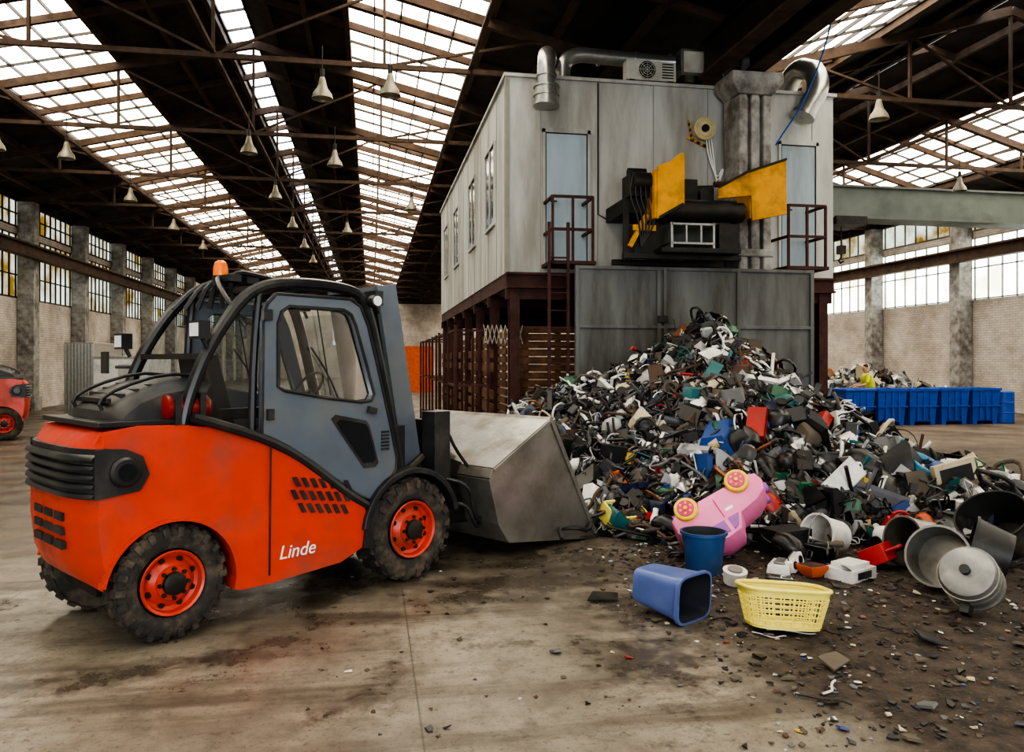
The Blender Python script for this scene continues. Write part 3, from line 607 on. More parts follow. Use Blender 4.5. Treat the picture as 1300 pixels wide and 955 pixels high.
m=MB();bo=[(3.64,1.27),(2.84,.86),(2.80,.78),(2.92,.36),(3.05,.18),(4.36,.012)];y0,y1=-.13,1.57;th=.02
side=[(3.64,1.27),(2.84,.86),(2.80,.78),(2.92,.36),(3.05,.18),(4.36,.012),(4.3,.06)]
m.prism(side,y0,y0+th,STL);m.prism(side,y1-th,y1,STL)
for a_,b_ in zip(bo[:-1],bo[1:]):
    dx,dz=b_[0]-a_[0],b_[1]-a_[1];l=math.hypot(dx,dz);nx,nz_=-dz/l*th,dx/l*th
    m.prism([a_,b_,(b_[0]-nx,b_[1]-nz_),(a_[0]-nx,a_[1]-nz_)],y0,y1,STL)
m.prism([(3.55,1.19),(3.64,1.25),(3.68,1.29),(3.62,1.30)],y0-.01,y1+.01,STL)
m.beam((3.645,y0-.006,1.26),(4.33,y0-.006,.06),.015,.05,STL)
m.beam((2.84,y0-.006,.85),(3.64,y0-.006,1.265),.015,.035,STL);m.prism([(4.1,.03),(4.42,.0),(4.42,.012),(4.1,.06)],y0,y1,STL)
m.obj('loading_bucket',F,bevel=.004)
def text(s,size,X,mat,par):
    cu=bpy.data.curves.new('lettering','FONT');cu.body=s;cu.size=size;cu.extrude=.0015;cu.shear=.25
    t=bpy.data.objects.new('tmp',cu);sc.collection.objects.link(t);bpy.context.view_layer.update()
    me=bpy.data.meshes.new_from_object(t.evaluated_get(bpy.context.evaluated_depsgraph_get()));bpy.data.objects.remove(t)
    me.materials.clear();me.materials.append(mat);o=bpy.data.objects.new('lettering',me);sc.collection.objects.link(o);o.parent=par;o.matrix_local=X
text('Linde',.14,T(.76,.014,.40)@RX(90),WHT,F)
F2=empty('forklift',T(-8.85,21.2)@RZ(200))
for ch in list(F.children):
    if ch.name.startswith(('loading_bucket','lettering')): continue
    o=bpy.data.objects.new(ch.name.split('.')[0],ch.data);sc.collection.objects.link(o);o.parent=F2
    for md in ch.modifiers:
        n=o.modifiers.new('bevel','BEVEL');n.width=md.width;n.segments=md.segments;n.limit_method='ANGLE';n.angle_limit=R(40)
# ------------------------------------------------------------ scrap pile
A,B='A','B'
protos=[]
def P(fn,w):
    m=MB();m.mats=[A,B];fn(m);protos.append((m.v,m.f,m.mi,w))
def p_box(m):
    m.loft([[(-.2,-.13,-.08),(.2,-.13,-.08),(.2,.13,-.08),(-.2,.13,-.08)],[(-.19,-.12,.05),(.19,-.12,.05),(.19,.12,.05),(-.19,.12,.05)],[(-.15,-.09,.08),(.15,-.09,.08),(.15,.09,.08),(-.15,.09,.08)]],A)
    m.bx(-.1,.1,-.135,-.125,-.05,.03,B);m.cyl((.15,-.125,.0),(.15,-.145,.0),.02,B,n=8)
def p_tray(m):
    m.bx(-.22,.22,-.16,.16,-.01,0,A)
    for a in ((-.22,-.2,-.16,.16),(.2,.22,-.16,.16),(-.22,.22,-.16,-.14),(-.22,.22,.14,.16)): m.bx(a[0],a[1],a[2],a[3],0,.05,A)
    m.bx(-.1,.05,-.05,.05,0,.02,B)
def p_key(m):
    m.bx(-.22,.22,-.08,.08,-.012,.012,A)
    for r in range(4):
        for c in range(11): m.bx(-.2+c*.036,-.17+c*.036,-.065+r*.034,-.037+r*.034,.012,.022,B)
def p_can(m):
    m.tube([(0,0,-.16),(0,0,-.15),(0,0,.1),(0,0,.14),(0,0,.16)],[.07,.08,.08,.05,.03],A,14);m.cyl((0,0,.15),(0,0,.19),.035,B,n=10)
def p_bucket(m):
    s_capflag[0]=False;m.lathe([(.001,-.12),(.1,-.12),(.13,.12),(.14,.12),(.14,.105),(.125,.11),(.095,-.11),(.001,-.11)],A,16);s_capflag[0]=True
    m.tube([(.14*math.cos(t),.02,.12+.13*math.sin(t)) for t in [i*math.pi/8 for i in range(9)]],.005,B,5)
def p_hose(m):
    m.tube([(.16*math.cos(t*.5)+.012*t,.14*math.sin(t*.5),.015*math.sin(t*1.3)) for t in range(22)],.018,A,7)
def p_cable(m,seed=3):
    pts=[(-.3,0,0)]
    r=random.Random(seed)
    for i in range(9): pts.append((pts[-1][0]+.08*r.uniform(.2,1.2),r.uniform(-.12,.12),r.uniform(-.05,.09)))
    m.tube(smoothpts(pts,1),.008,A,5)
def p_cable2(m):
    for sd in (5,8,12): p_cable(m,sd)
def p_drill(m):
    m.tube([(-.13,0,.0),(-.12,0,0),(.05,0,0),(.12,0,0)],[.03,.045,.045,.025],A,10);m.cyl((.12,0,0),(.2,0,0),.015,B,n=8)
    m.loft([[(-.08,-.02,0),(-.02,-.02,0),(-.02,.02,0),(-.08,.02,0)],[(-.12,-.022,-.15),(-.05,-.022,-.15),(-.05,.022,-.15),(-.12,.022,-.15)]],A);m.bx(-.15,-.03,-.04,.04,-.2,-.15,B)
def p_iron(m):
    o=[(-.12,-.05),(.0,-.055),(.08,-.035),(.14,0),(.08,.035),(.0,.055),(-.12,.05)]
    m.loft([[(x,y,-.05) for x,y in o],[(x,y,-.04) for x,y in o],[(x*.85,y*.7,.0) for x,y in o]],A);m.tube(smoothpts([(-.1,0,.0),(-.11,0,.07),(.03,0,.08),(.06,0,.0)],1),.016,B,7)
def p_pipe(m): m.cyl((-.4,0,0),(.4,0,0),.02,A,n=8);m.cyl((.36,0,0),(.42,0,0),.03,B,n=8)
def p_fan(m):
    m.tube([(.15*math.cos(t*.393),.15*math.sin(t*.393),0) for t in range(16)],.014,A,6,closed=True);m.cyl((0,0,-.03),(0,0,.03),.04,B,n=10)
    for k in range(5):
        a=k*1.2566;m.add([(0,0,0),(.13*math.cos(a),.13*math.sin(a),.02),(.13*math.cos(a+.6),.13*math.sin(a+.6),-.02)],[(0,1,2)],B)
def p_bent(m):
    m.add([(-.2,-.12,0),(0,-.14,.03),(.06,-.1,.14),(.2,.0,.16),(-.18,.12,.02),(.0,.13,.02),(.05,.12,.12),(.2,.14,.18)],[(0,1,5,4),(1,2,6,5),(2,3,7,6)],A)
    m.bx(-.15,-.05,-.04,.06,.015,.04,B)
def p_kettle(m):
    m.tube([(0,0,-.11),(0,0,-.09),(0,0,.05),(0,0,.1)],[.085,.09,.07,.05],A,14);m.tube(smoothpts([(.06,0,.08),(.15,0,.07),(.14,0,-.06),(.08,0,-.08)],1),.013,B,6);m.cyl((-.06,0,.04),(-.11,0,.08),.02,A,.012,n=7)
def p_tower(m):
    for a in ((-.2,.2,-.19,.19,-.09,-.085),(-.2,-.19,-.19,.19,-.09,.09),(.19,.2,-.19,.19,-.09,.09),(-.2,.2,-.19,-.185,-.09,.09)): m.bx(*a,A)
    m.bx(-.15,-.02,-.15,-.0,-.08,.03,B);m.bx(.02,.16,-.1,.1,-.08,-.02,B);m.bx(-.15,.0,.04,.15,-.08,.0,A)
def p_vac(m):
    m.tube([(-.2,0,0),(-.18,0,.0),(-.08,0,.02),(.05,0,.02),(.15,0,0),(.19,0,0)],[.03,.09,.13,.13,.09,.04],A,12)
    for s in (-1,1): m.cyl((-.08,s*.12,-.03),(-.08,s*.15,-.03),.07,B,n=14)
def p_chunk(m):
    m.loft([[(-.06,-.05,-.03),(.07,-.04,-.04),(.05,.06,-.03),(-.05,.05,-.03)],[(-.05,-.06,.04),(.04,-.05,.03),(.06,.04,.05),(-.06,.04,.03)]],A)
def p_tv(m):
    m.loft([[(-.24,-.18,0),(.24,-.18,0),(.24,.18,0),(-.24,.18,0)],[(-.24,-.18,-.05),(.24,-.18,-.05),(.24,.18,-.05),(-.24,.18,-.05)],[(-.14,-.1,-.2),(.14,-.1,-.2),(.14,.1,-.2),(-.14,.1,-.2)]],A);m.bx(-.2,.2,-.14,.14,.0,.006,B)
def p_pan(m):
    s_capflag[0]=False;m.lathe([(.001,0),(.11,0),(.14,.05),(.145,.05),(.115,-.008),(.001,-.008)],A,18);s_capflag[0]=True;m.beam((.14,0,.045),(.32,0,.07),.025,.012,B)
def p_ring(m): m.tube([(.13*math.cos(t*.42),.13*math.sin(t*.42),0) for t in range(15)],.012,A,6,closed=True)
def p_motor(m):
    m.cyl((-.07,0,0),(.07,0,0),.06,B,n=12);m.bx(-.05,.05,-.07,.07,-.07,-.03,A);m.cyl((.07,0,0),(.12,0,0),.015,A,n=6)
    for k in range(-2,3): m.cyl((k*.025-.004,0,0),(k*.025+.004,0,0),.066,A,n=12)
def p_grille(m):
    for k in range(7): m.bx(-.2,.2,-.12+k*.04,-.105+k*.04,-.005,.005,A)
    for x in (-.2,-.01,.18): m.bx(x,x+.02,-.13,.14,-.008,.008,A)
def p_radio(m): # rounded casing with speaker cones and aerial/handle
    o=[(-.19,-.08),(-.16,-.1),(.16,-.1),(.19,-.08),(.19,.08),(.16,.1),(-.16,.1),(-.19,.08)]
    m.loft([[(x,-.06,z) for x,z in o],[(x,.05,z) for x,z in o],[(x*.9,.07,z*.85) for x,z in o]],A)
    for x in (-.1,.1): m.tube([(x,-.06,0),(x,-.07,0),(x,-.062,0)],[.065,.06,.03],B,14)
    m.tube([(-.15,0,.1),(-.14,0,.15),(.14,0,.15),(.15,0,.1)],.01,B,6)
def p_mixer(m): # coffee machine: base, back, head
    m.loft([[(-.11,-.09,-.16),(.11,-.09,-.16),(.11,.09,-.16),(-.11,.09,-.16)],[(-.11,-.09,-.12),(.11,-.09,-.12),(.11,.09,-.12),(-.11,.09,-.12)]],A);m.bx(-.11,-.02,-.08,.08,-.12,.14,A);m.bx(-.11,.11,-.085,.085,.07,.17,A);m.tube([(.05,0,-.12),(.05,0,-.06),(.05,0,.03)],[.05,.065,.045],B,12)
def p_hairdry(m):
    m.tube([(-.1,0,0),(-.08,0,0),(0,0,0),(.08,0,0),(.13,0,0)],[.03,.05,.05,.032,.036],A,12);m.tube([(-.02,0,-.03),(-.01,0,-.1),(0,0,-.16)],[.022,.024,.018],A,8);m.tube(smoothpts([(0,0,-.16),(.02,.05,-.22),(.1,.12,-.2),(.16,.05,-.25)],1),.007,B,5)
for fn,w in ((p_box,7),(p_tray,6),(p_key,4),(p_can,5),(p_bucket,3),(p_hose,11),(p_cable,9),(p_cable2,15),(p_drill,11),(p_iron,10),(p_pipe,7),(p_fan,6),(p_bent,6),(p_kettle,9),(p_tower,5),(p_vac,10),(p_chunk,11),(p_tv,3),(p_pan,4),(p_ring,3),(p_motor,7),(p_grille,4),(p_radio,8),(p_mixer,7),(p_hairdry,8)): P(fn,w)
pal=[]
for nme,c,ro,me,w in (('black',(19,19,21),.34,0,44),('charcoal',(40,40,43),.42,0,24),('grey',(94,95,97),.5,0,9),('light_grey',(160,161,162),.5,0,8),('white',(224,223,218),.4,0,10.5),('beige',(188,175,148),.5,0,4),('silver',(172,172,172),.28,.8,8),('blue',(34,70,134),.4,0,2.4),('teal',(28,98,102),.4,0,1.6),('green',(26,88,60),.4,0,2.2),('red',(160,30,26),.4,0,2.4),('orange',(184,84,40),.45,0,.8),('brown',(80,58,44),.7,0,4),('yellow',(204,172,60),.5,0,.5),('navy',(24,32,62),.4,0,5),('dusty',(92,83,72),.8,0,7),('copper',(136,88,60),.4,.7,1.5)):
    pal.append((pm('scrap_'+nme,S(*c),ro,me,.2,7,0,S(88,79,68),.28,dth=.5),w))
EXC=[(2.74,5.02,.35),(2.15,5.4,.4),(2.87,6.5,.28),(3.25,7.05,.5),(4.4,6.85,.33),(4.5,5.65,.35),(4.95,6.35,.3),(4.3,5.12,.35),(5.85,6.2,.35),(5.35,5.95,.35),(3.95,7.0,.28),(4.35,6.25,.25),(4.6,6.6,.2)]
def scatter(name,H,reg,Nn,seed,smin=.7,smax=1.35,edge=.06,wts=None,big=False,hoses=0):
    rd=random.Random(seed);m=MB();m.mats=[p[0] for p in pal];ws=wts or [p[1] for p in pal];pw=[p[3] for p in protos]
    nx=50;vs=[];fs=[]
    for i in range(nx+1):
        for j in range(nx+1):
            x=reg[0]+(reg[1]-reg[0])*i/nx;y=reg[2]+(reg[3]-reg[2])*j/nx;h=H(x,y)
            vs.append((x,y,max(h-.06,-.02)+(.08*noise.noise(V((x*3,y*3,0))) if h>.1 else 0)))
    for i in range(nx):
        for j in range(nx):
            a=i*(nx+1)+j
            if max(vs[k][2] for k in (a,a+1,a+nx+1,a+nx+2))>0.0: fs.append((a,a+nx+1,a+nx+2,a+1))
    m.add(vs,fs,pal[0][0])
    c=0;tries=0
    while c<Nn and tries<Nn*20:
        tries+=1;x=rd.uniform(reg[0],reg[1]);y=rd.uniform(reg[2],reg[3]);h=H(x,y)
        if h<.03 and (rd.random()>edge or (x<2.7 and y<8.2) or x<1.6): continue
        if any((x-a)**2+(y-b_)**2<r*r for a,b_,r in EXC): continue
        v,f,mi,_=rd.choices(protos,pw)[0];s=rd.uniform(smin,smax)
        if h<.2: s*=.8
        elif big and x>3.4 and h<1.1 and rd.random()<.35: s*=1.35
        tl=1.0 if h>.1 else .3
        Rm=Euler((rd.gauss(0,.9)*tl,rd.gauss(0,.9)*tl,rd.uniform(0,6.28))).to_matrix()
        vs=[Rm@(V(p)*s) for p in v];mn=min(p.z for p in vs)
        if big and max(p.y for p in vs)+y>12.82: continue
        z=h+rd.uniform(-.05,.08)
        if z+mn<0 or h<.03: z=-mn+.002
        a,b_=rd.choices(range(len(pal)),ws,k=2);b_=rd.choice((0,1,6,b_)) 
        o=len(m.v);m.v+=[(p.x+x,p.y+y,p.z+z) for p in vs];m.f+=[tuple(i+o for i in q) for q in f];m.mi+=[a if k==0 else b_ for k in mi];c+=1
    for i in range(hoses): # cables and hoses draped over the heap
        x=rd.uniform(reg[0]+1,reg[1]-1.2);y=rd.uniform(7.2,11.6)
        if H(x,y)<.25: continue
        a=rd.uniform(0,6.28);p=[];st=rd.uniform(.08,.16)
        for k in range(rd.randint(7,13)):
            a+=rd.gauss(0,.75);x+=st*math.cos(a);y=min(y+st*math.sin(a),12.3);p.append((x,y,max(H(x,y),.0)+.13+rd.uniform(-.03,.07)))
        m.tube(smoothpts(p,1),rd.choice((.006,.008,.01,.018,.022)),pal[rd.choice((0,0,0,0,1,1,2,4,12))][0],6)
    return m.obj(name,angle=40)
def cone(x,y,cx,cy,rxl,rxr,ryf,ryb,h):
    dx=(x-cx)/(rxl if x<cx else rxr);dy=(y-cy)/(ryf if y<cy else ryb);return h*max(0,1-math.hypot(dx,dy))
def H1(x,y):
    a=cone(x,y,4.98,11.1,3.1,2.35,3.9,3.2,2.42);b_=cone(x,y,2.7,10.9,2.2,2.4,3.1,2.3,1.3);c=cone(x,y,5.9,8.9,2.0,2.0,2.3,2.0,.65);d_=cone(x,y,6.5,7.9,1.7,1.8,1.4,1.4,.42);e=cone(x,y,4.3,8.8,2,2,1.8,2,.75);g=cone(x,y,6.3,6.9,1.1,1.5,.8,1.2,.4)
    h=math.sqrt(a*a+b_*b_+c*c+d_*d_+e*e+g*g)
    if x<2.4 and y<9.6+ (2.4-x)*.6: h*=.25
    return h
scatter('scrap_pile',H1,(.9,8.4,6.0,12.6),6000,11,.5,1.12,.10,big=True,hoses=420)
def H2(x,y): return cone(x,y,16.6,24.4,4.4,4.4,2.0,2.6,1.6)
scatter('scrap_heap',H2,(12.2,21,22.4,27.2),800,5,.9,1.5,edge=0,wts=[8,8,12,14,14,16,6,.5,0,.5,.5,.5,8,.5,1,16,1])
m=MB();m.mats=[p[0] for p in pal];rd=random.Random(4)
for i in range(3000):
    y=rd.uniform(3.4,7.6) if rd.random()<.8 else rd.uniform(7,13);x=2.15+abs(rd.gauss(0,2.2))+rd.uniform(-.35,.3)
    if x>9 : continue
    if rd.random()<.05: x=rd.uniform(-.5,2.3)
    s=rd.uniform(.006,.028)*(1 if rd.random()<.94 else 2.2);X=T(x,y,s*.25)@Euler((rd.gauss(0,.15),rd.gauss(0,.15),rd.uniform(0,6))).to_matrix().to_4x4()
    n=rd.choice((3,4,5));pts=[(s*rd.uniform(.4,1.5)*math.cos(6.283*k/n),s*rd.uniform(.4,1.2)*math.sin(6.283*k/n)) for k in range(n)]
    m.loft([[(a,b_,0) for a,b_ in pts],[(a*.9,b_*.9,s*.25) for a,b_ in pts]],rd.choices(m.mats[:17],[34,26,8,5,4,5,2,.7,.4,.7,.7,.4,24,.3,2,26,1])[0],X)
for i in range(46):
    x=rd.uniform(2.4,6);y=rd.uniform(3.6,6.6);a=rd.uniform(0,6.28);l=rd.uniform(.1,.3)
    pts=[(x,y,.01)];
    for k in range(5): a+=rd.gauss(0,.6);pts.append((pts[-1][0]+l/4*math.cos(a),pts[-1][1]+l/4*math.sin(a),.008+rd.random()*.02))
    m.tube(smoothpts(pts,1),rd.uniform(.003,.008),m.mats[rd.choice((0,0,1,4,12))],5)
for k in range(5):
    x,y=((1.75,5.85),(2.75,4.35),(3.6,4.6),(4.3,4.35),(3.2,5.5))[k];X=T(x,y,.03)@RZ(40*k)@RX(12)
    m.loft([[(-.13,-.05,0),(.1,-.07,0),(.14,.03,0),(-.05,.08,0)],[(-.13,-.05,.012),(.1,-.07,.012),(.14,.03,.012),(-.05,.08,.012)]],m.mats[(0,15,1,12,0)[k]],X)
m.obj('floor_debris')
# ------------------------------------------------------------ foreground plastics
YB=pm('yellow_plastic',S(232,218,108),.4,0,.1,8,0,S(190,164,90),.4)
m=MB()
def se(t,a,b_,p=.6): c,s=math.cos(t),math.sin(t);return a*math.copysign(abs(c)**p,c),b_*math.copysign(abs(s)**p,s)
n=44
def ringp(z,n=n):
    k=.78+.22*z/.26;return [(*se(2*math.pi*i/n,.30*k,.21*k),z) for i in range(n)]
for z in (.02,.055,.09,.125,.16,.195): m.tube(ringp(z),.0055,YB,5,closed=True)
m.tube(ringp(.26),.014,YB,7,closed=True)
a0=ringp(.21);a1=ringp(.26);m.add(a0+a1,[(i,(i+1)%n,n+(i+1)%n,n+i) for i in range(n)],YB)
for i in range(n):
    p0=ringp(.015)[i];p1=ringp(.212)[i];m.tube([p0,p1],.0055,YB,5)
bt=ringp(.012);m.loft([[(x,y,.0) for x,y,z in bt],[(x,y,.014) for x,y,z in bt]],YB)
o=m.obj('laundry_basket',X=T(2.78,5.0,0)@RZ(-8)@RX(-7)@RY(4));drop(o)
def bucket(name,mat,r0,r1,h,X,handle=None,sq=False,z=0,asp=.72,inner=None):
    m=MB();n=36
    def rg(r,zz): return [((*se(2*math.pi*i/n,r,r*asp,.4),zz) if sq else (r*math.cos(2*math.pi*i/n),r*math.sin(2*math.pi*i/n),zz)) for i in range(n)]
    seq=[rg(.002,0),rg(r0,0)]+[rg(r0+(r1-r0)*k/4,h*k/4) for k in range(1,4)]+[rg(r1,h*.93),rg(r1+.014,h*.93),rg(r1+.014,h),rg(r1-.004,h)]
    m.loft(seq,mat,cap=False)
    m.loft([rg(r1-.004,h),rg(r1-.008,h*.93),rg(r0-.006,.01),rg(.002,.01)],inner or mat,cap=False)
    if handle: m.tube([((r1+.015)*math.cos(t),.02, h*.9+ r1*.9*math.sin(-t if handle<0 else t)) for t in [i*math.pi/10 for i in range(11)]],.005,STL,6)
    o=m.obj(name,X=X);drop(o,z);return o
DKI=pm('dark_shaded_interior',S(40,44,56),.7,0,.4,8,0,S(62,56,50),.6)  # dark colour paints in shade inside the wastebasket, and the bucket's dark contents
BG=pm('blue_grey_plastic',S(82,100,154),.4,0,.15,6,0,S(116,118,132),.5)
bucket('wastebasket',BG,.15,.19,.44,T(2.02,5.62,.2)@RZ(-58)@RY(93)@RZ(90),sq=True,inner=DKI,asp=.85)
DB=pm('dark_blue_plastic',S(36,74,124),.45,0,.2,6,0,S(84,84,90),.4)
bucket('bucket',DB,.15,.19,.36,T(2.87,6.5),handle=-1,inner=DKI)
WP=pm('white_plastic',S(206,206,202),.4,0,.1,6,0,S(138,130,118),.6,dth=.46)
bucket('bucket',WP,.15,.18,.32,T(4.45,6.95,.2)@RZ(200)@RY(78),handle=1)
bucket('bucket',pm('lightblue_plastic',S(92,160,200),.4,0,.15,6,0,S(150,150,150),.3),.2,.26,.34,T(6.0,7.9,.2)@RY(20)@RX(25),z=.3)
PAN=pm('enamel_grey',S(138,138,136),.3,.5,.25,6,0,S(84,76,66),.6,dth=.46)
bucket('cooking_pot',PAN,.22,.235,.26,T(4.64,5.72,.2)@RZ(215)@RY(70))
bucket('cooking_pot',STL,.2,.21,.3,T(4.95,6.35,.2)@RZ(190)@RY(80))
BT=pm('black_rubber_tub',S(30,30,30),.5,0,.3,6,0,dust,.4)
bucket('plastic_tub',BT,.24,.3,.36,T(5.75,6.35,.2)@RZ(200)@RY(40),z=.02)
bucket('plastic_tub',BT,.2,.25,.3,T(5.25,5.75,.2)@RZ(140)@RY(75))
bucket('plastic_tub',pm('grey_tub',S(120,120,118),.5,0,.2,6,0,dust,.5),.17,.22,.25,T(3.85,7.55,.1)@RZ(160)@RY(40),z=.1)
m=MB();m.tube([(0,0,-.16),(0,0,-.15),(0,0,.1),(0,0,.14),(0,0,.16)],[.17,.19,.2,.18,.1],PAN,28);m.cyl((0,0,.15),(0,0,.2),.035,BLK);
for z in (-.1,.02,.1): m.tube([(0,0,z-.006),(0,0,z+.006)],.205,STL,28)
m.bx(.17,.27,-.03,.03,-.05,.05,BLK)
o=m.obj('steam_boiler',X=T(4.32,5.08,.2)@RZ(215)@RY(58));drop(o)
RP=pm('red_plastic',S(170,28,26),.4,0,.15,6,0,S(100,60,50),.3)
def redcan(X,z=0):
    m=MB();o_=[(-.16,-.0),(-.17,.1),(-.12,.22),(-.02,.24),(.1,.2),(.17,.08),(.16,0)]
    m.loft([[(x,-.08,q) for x,q in o_],[(x,-.06,q) for x,q in o_],[(x,.06,q) for x,q in o_],[(x,.08,q) for x,q in o_]],RP);m.tube(smoothpts([(-.1,0,.22),(-.08,0,.32),(.04,0,.31),(.06,0,.21)],1),.018,RP,8);m.cyl((.12,0,.18),(.17,0,.25),.03,BLK)
    o=m.obj('vacuum_cleaner',X=X,bevel=.012);drop(o,z)
redcan(T(4.42,6.42,.1)@RZ(30)@RX(60));redcan(T(5.15,7.0,.1)@RZ(-20)@RX(20),.05)
m=MB();m.bx(-.18,.18,-.13,.13,0,.1,WP);m.bx(-.13,.13,-.1,.1,.1,.14,WP);m.bx(-.1,.1,-.135,-.13,.02,.08,BLK);o=m.obj('printer',X=T(4.02,6.1)@RZ(25),bevel=.02)
m=MB();m.bx(-.2,.2,-.14,.14,0,.24,BLK);m.bx(-.17,.1,-.15,-.14,.03,.21,DGL);m.bx(.12,.18,-.15,-.14,.03,.21,STD);m.cyl((.15,-.15,.16),(.15,-.17,.16),.018,WHT);m.obj('microwave_oven',X=T(3.93,7.0)@RZ(15),bevel=.01)
m=MB();m.loft([[(-.15,-.1,0),(.15,-.1,0),(.15,.1,0),(-.15,.1,0)],[(-.13,-.09,.08),(.13,-.09,.08),(.13,.09,.08),(-.13,.09,.08)]],WP);m.bx(-.1,.1,-.05,.05,.08,.1,PAN);m.obj('plastic_casing',X=T(3.55,6.4)@RZ(50),bevel=.015)
m=MB();m.cyl((0,0,0),(0,0,.11),.085,WP,.1,n=24);m.cyl((0,0,.11),(0,0,.125),.06,PAN);o=m.obj('coffee_machine_jug',X=T(2.95,6.08)@RX(12));drop(o)
m=MB();m.bx(-.22,.22,-.15,.15,0,.02,YB);
for a in ((-.22,-.2,-.15,.15),(.2,.22,-.15,.15),(-.22,.22,-.15,-.13),(-.22,.22,.13,.15)): m.bx(*a,0.02,.2,YB)
for k in range(6): m.bx(-.18+k*.065,-.15+k*.065,-.156,-.15,.05,.16,BLK)
o=m.obj('plastic_crate',X=T(2.65,8.15,.1)@RZ(20)@RX(30));drop(o,.03)
m=MB();m.cyl((3.4,8.9,.85),(4.5,9.1,1.08),.07,pm('dark_pipe',S(32,38,58),.4),n=18);m.cyl((3.4,8.9,.85),(3.5,8.92,.87),.085,BLK,n=18);m.obj('vacuum_tube')
m=MB();m.beam((4.7,8.5,1.05),(4.9,8.2,.65),.03,.16,WOOD);m.beam((4.4,8.0,.8),(5.0,8.25,.9),.03,.04,pm('orange_wood',S(170,104,60),.6));m.obj('wood_offcut')
m=MB()
for k in range(9): m.tube([(-.2+k*.05,0,0),(-.15+k*.05,.05,.45)],.005,GALV,5)
for z in (0,.15,.3,.45): m.tube([(-.2,z*.1,z),(.25,z*.1,z)],.007,GALV,5)
m.tube([(-.2,0,0),(-.2,-.3,0),(.2,-.3,0),(.2,0,0)],.007,GALV,5)
m.obj('wire_dish_rack',X=T(6.3,8.7,.55)@RZ(30)@RX(-20))
PK=pm('pink_plastic',S(232,126,172),.35,0,.08,5,0,S(190,124,150),.4);HP=pm('hotpink_plastic',S(216,36,110),.35);PU=pm('purple_plastic',S(150,90,170),.4);YP=pm('toy_yellow',S(238,200,54),.35)
m=MB();bp_=[(-.46,.12),(-.47,.26),(-.42,.34),(-.3,.38),(-.22,.50),(-.1,.54),(.06,.52),(.14,.38),(.34,.34),(.45,.28),(.48,.18),(.46,.1),(.38,.08),(.34,.16),(.26,.19),(.18,.16),(.14,.08),(-.16,.08),(-.2,.16),(-.28,.19),(-.36,.16),(-.4,.08)]
m.loft([[(x*s+.0,y,.1+(z-.1)*q) for x,z in bp_] for y,s,q in ((-.22,.9,.8),(-.2,.97,.94),(-.14,1,1),(0,1,1.04),(.14,1,1),(.2,.97,.94),(.22,.9,.8))],PK)
for s in (-1,1):
    m.prism([(-.2,.36),(-.17,.46),(-.04,.48),(-.04,.36)],s*.2,s*.226,PU);m.prism([(0,.36),(0,.48),(.05,.46),(.11,.36)],s*.2,s*.226,PU)
    m.tube([(-.02,s*.225,.34),(-.02,s*.23,.14)],.006,HP,5);m.bx(.02,.1,s*.22-.006,s*.22+.006,.27,.3,WHT)
    m.cyl((.44,s*.12,.24),(.485,s*.12,.24),.05,PU,n=16)
m.bx(-.42,.42,-.17,.17,.06,.1,PU)
for x in (-.28,.26):
    m.cyl((x,-.22,.1),(x,.22,.1),.02,HP)
    for s in (-1,1):
        m.tube([(x,s*.17,.1),(x,s*.18,.1),(x,s*.26,.1),(x,s*.27,.1)],[.09,.112,.112,.1],YP,20);m.cyl((x,s*.265,.1),(x,s*.28,.1),.08,HP,n=20)
        for k in range(6): a=k*1.047;m.cyl((x+.052*math.cos(a),s*.27,.1+.052*math.sin(a)),(x+.052*math.cos(a),s*.286,.1+.052*math.sin(a)),.013,YP,n=8)
        m.cyl((x,s*.27,.1),(x,s*.292,.1),.02,YP,n=10)
a_=V((.87,.01,.49)).normalized();n_=V((-.3,-.75,.55));n_=(n_-a_*n_.dot(a_)).normalized();u_=a_.cross(n_)
rot=MX((( a_.x,n_.x,u_.x),(a_.y,n_.y,u_.y),(a_.z,n_.z,u_.z))).to_4x4()
o=m.obj('toy_car',X=T(3.2,7.12,.3)@RZ(-10.15)@rot,bevel=.012);drop(o)
# ------------------------------------------------------------ blue containers
m=MB()
def rc(w,z,t=0): return [(-w,-w,z),(w,-w,z),(w,w,z),(-w,w,z)]
m.loft([rc(.40,.1),rc(.46,.98),rc(.49,.98),rc(.49,1.05),rc(.44,1.05),rc(.42,.95),rc(.37,.2)],BLUEB)
for x in (-.2,0,.2): m.bx(x-.02,x+.02,-.475,-.42,.15,.98,BLUEB)
for x in (-.33,.33): m.bx(x-.07,x+.07,-.4,.4,0,.1,BLUEB)
m.bx(-.47,.47,-.48,-.44,.52,.56,BLUEB);m.bx(-.38,.38,-.38,.38,.2,.85,pal[15][0]);bme=None
for x in (13.6,14.6,15.6,16.62,17.64):
    if bme is None:o=m.obj('waste_container',X=T(x,20.6),bevel=.012);bme=o.data
    else: copyobj('waste_container',bme,x,20.6)
m=MB();m.tube([(0,0,0),(0,0,.02),(0,0,.3),(0,0,.32),(0,0,.34),(0,0,.6),(0,0,.62),(0,0,.64),(0,0,.92),(0,0,.95)],[.28,.3,.3,.315,.3,.3,.315,.3,.3,.27],BLUEB,24);m.obj('barrel',X=T(18.5,20.5))
m=MB();m.bx(-9.9,-9.0,28,31,0,2.45,GALV)
for k in range(9): m.bx(-9.88+k*.1,-9.83+k*.1,27.96,28,.05,2.4,GALV)
m.bx(-8.98,-7.3,27.9,31,0,1.9,WP);m.bx(-8.98,-7.3,27.9,31,1.9,2.0,GALV);m.bx(-8.2,-7.6,27.87,27.9,.1,1.75,CABW);m.obj('site_container',bevel=.02)
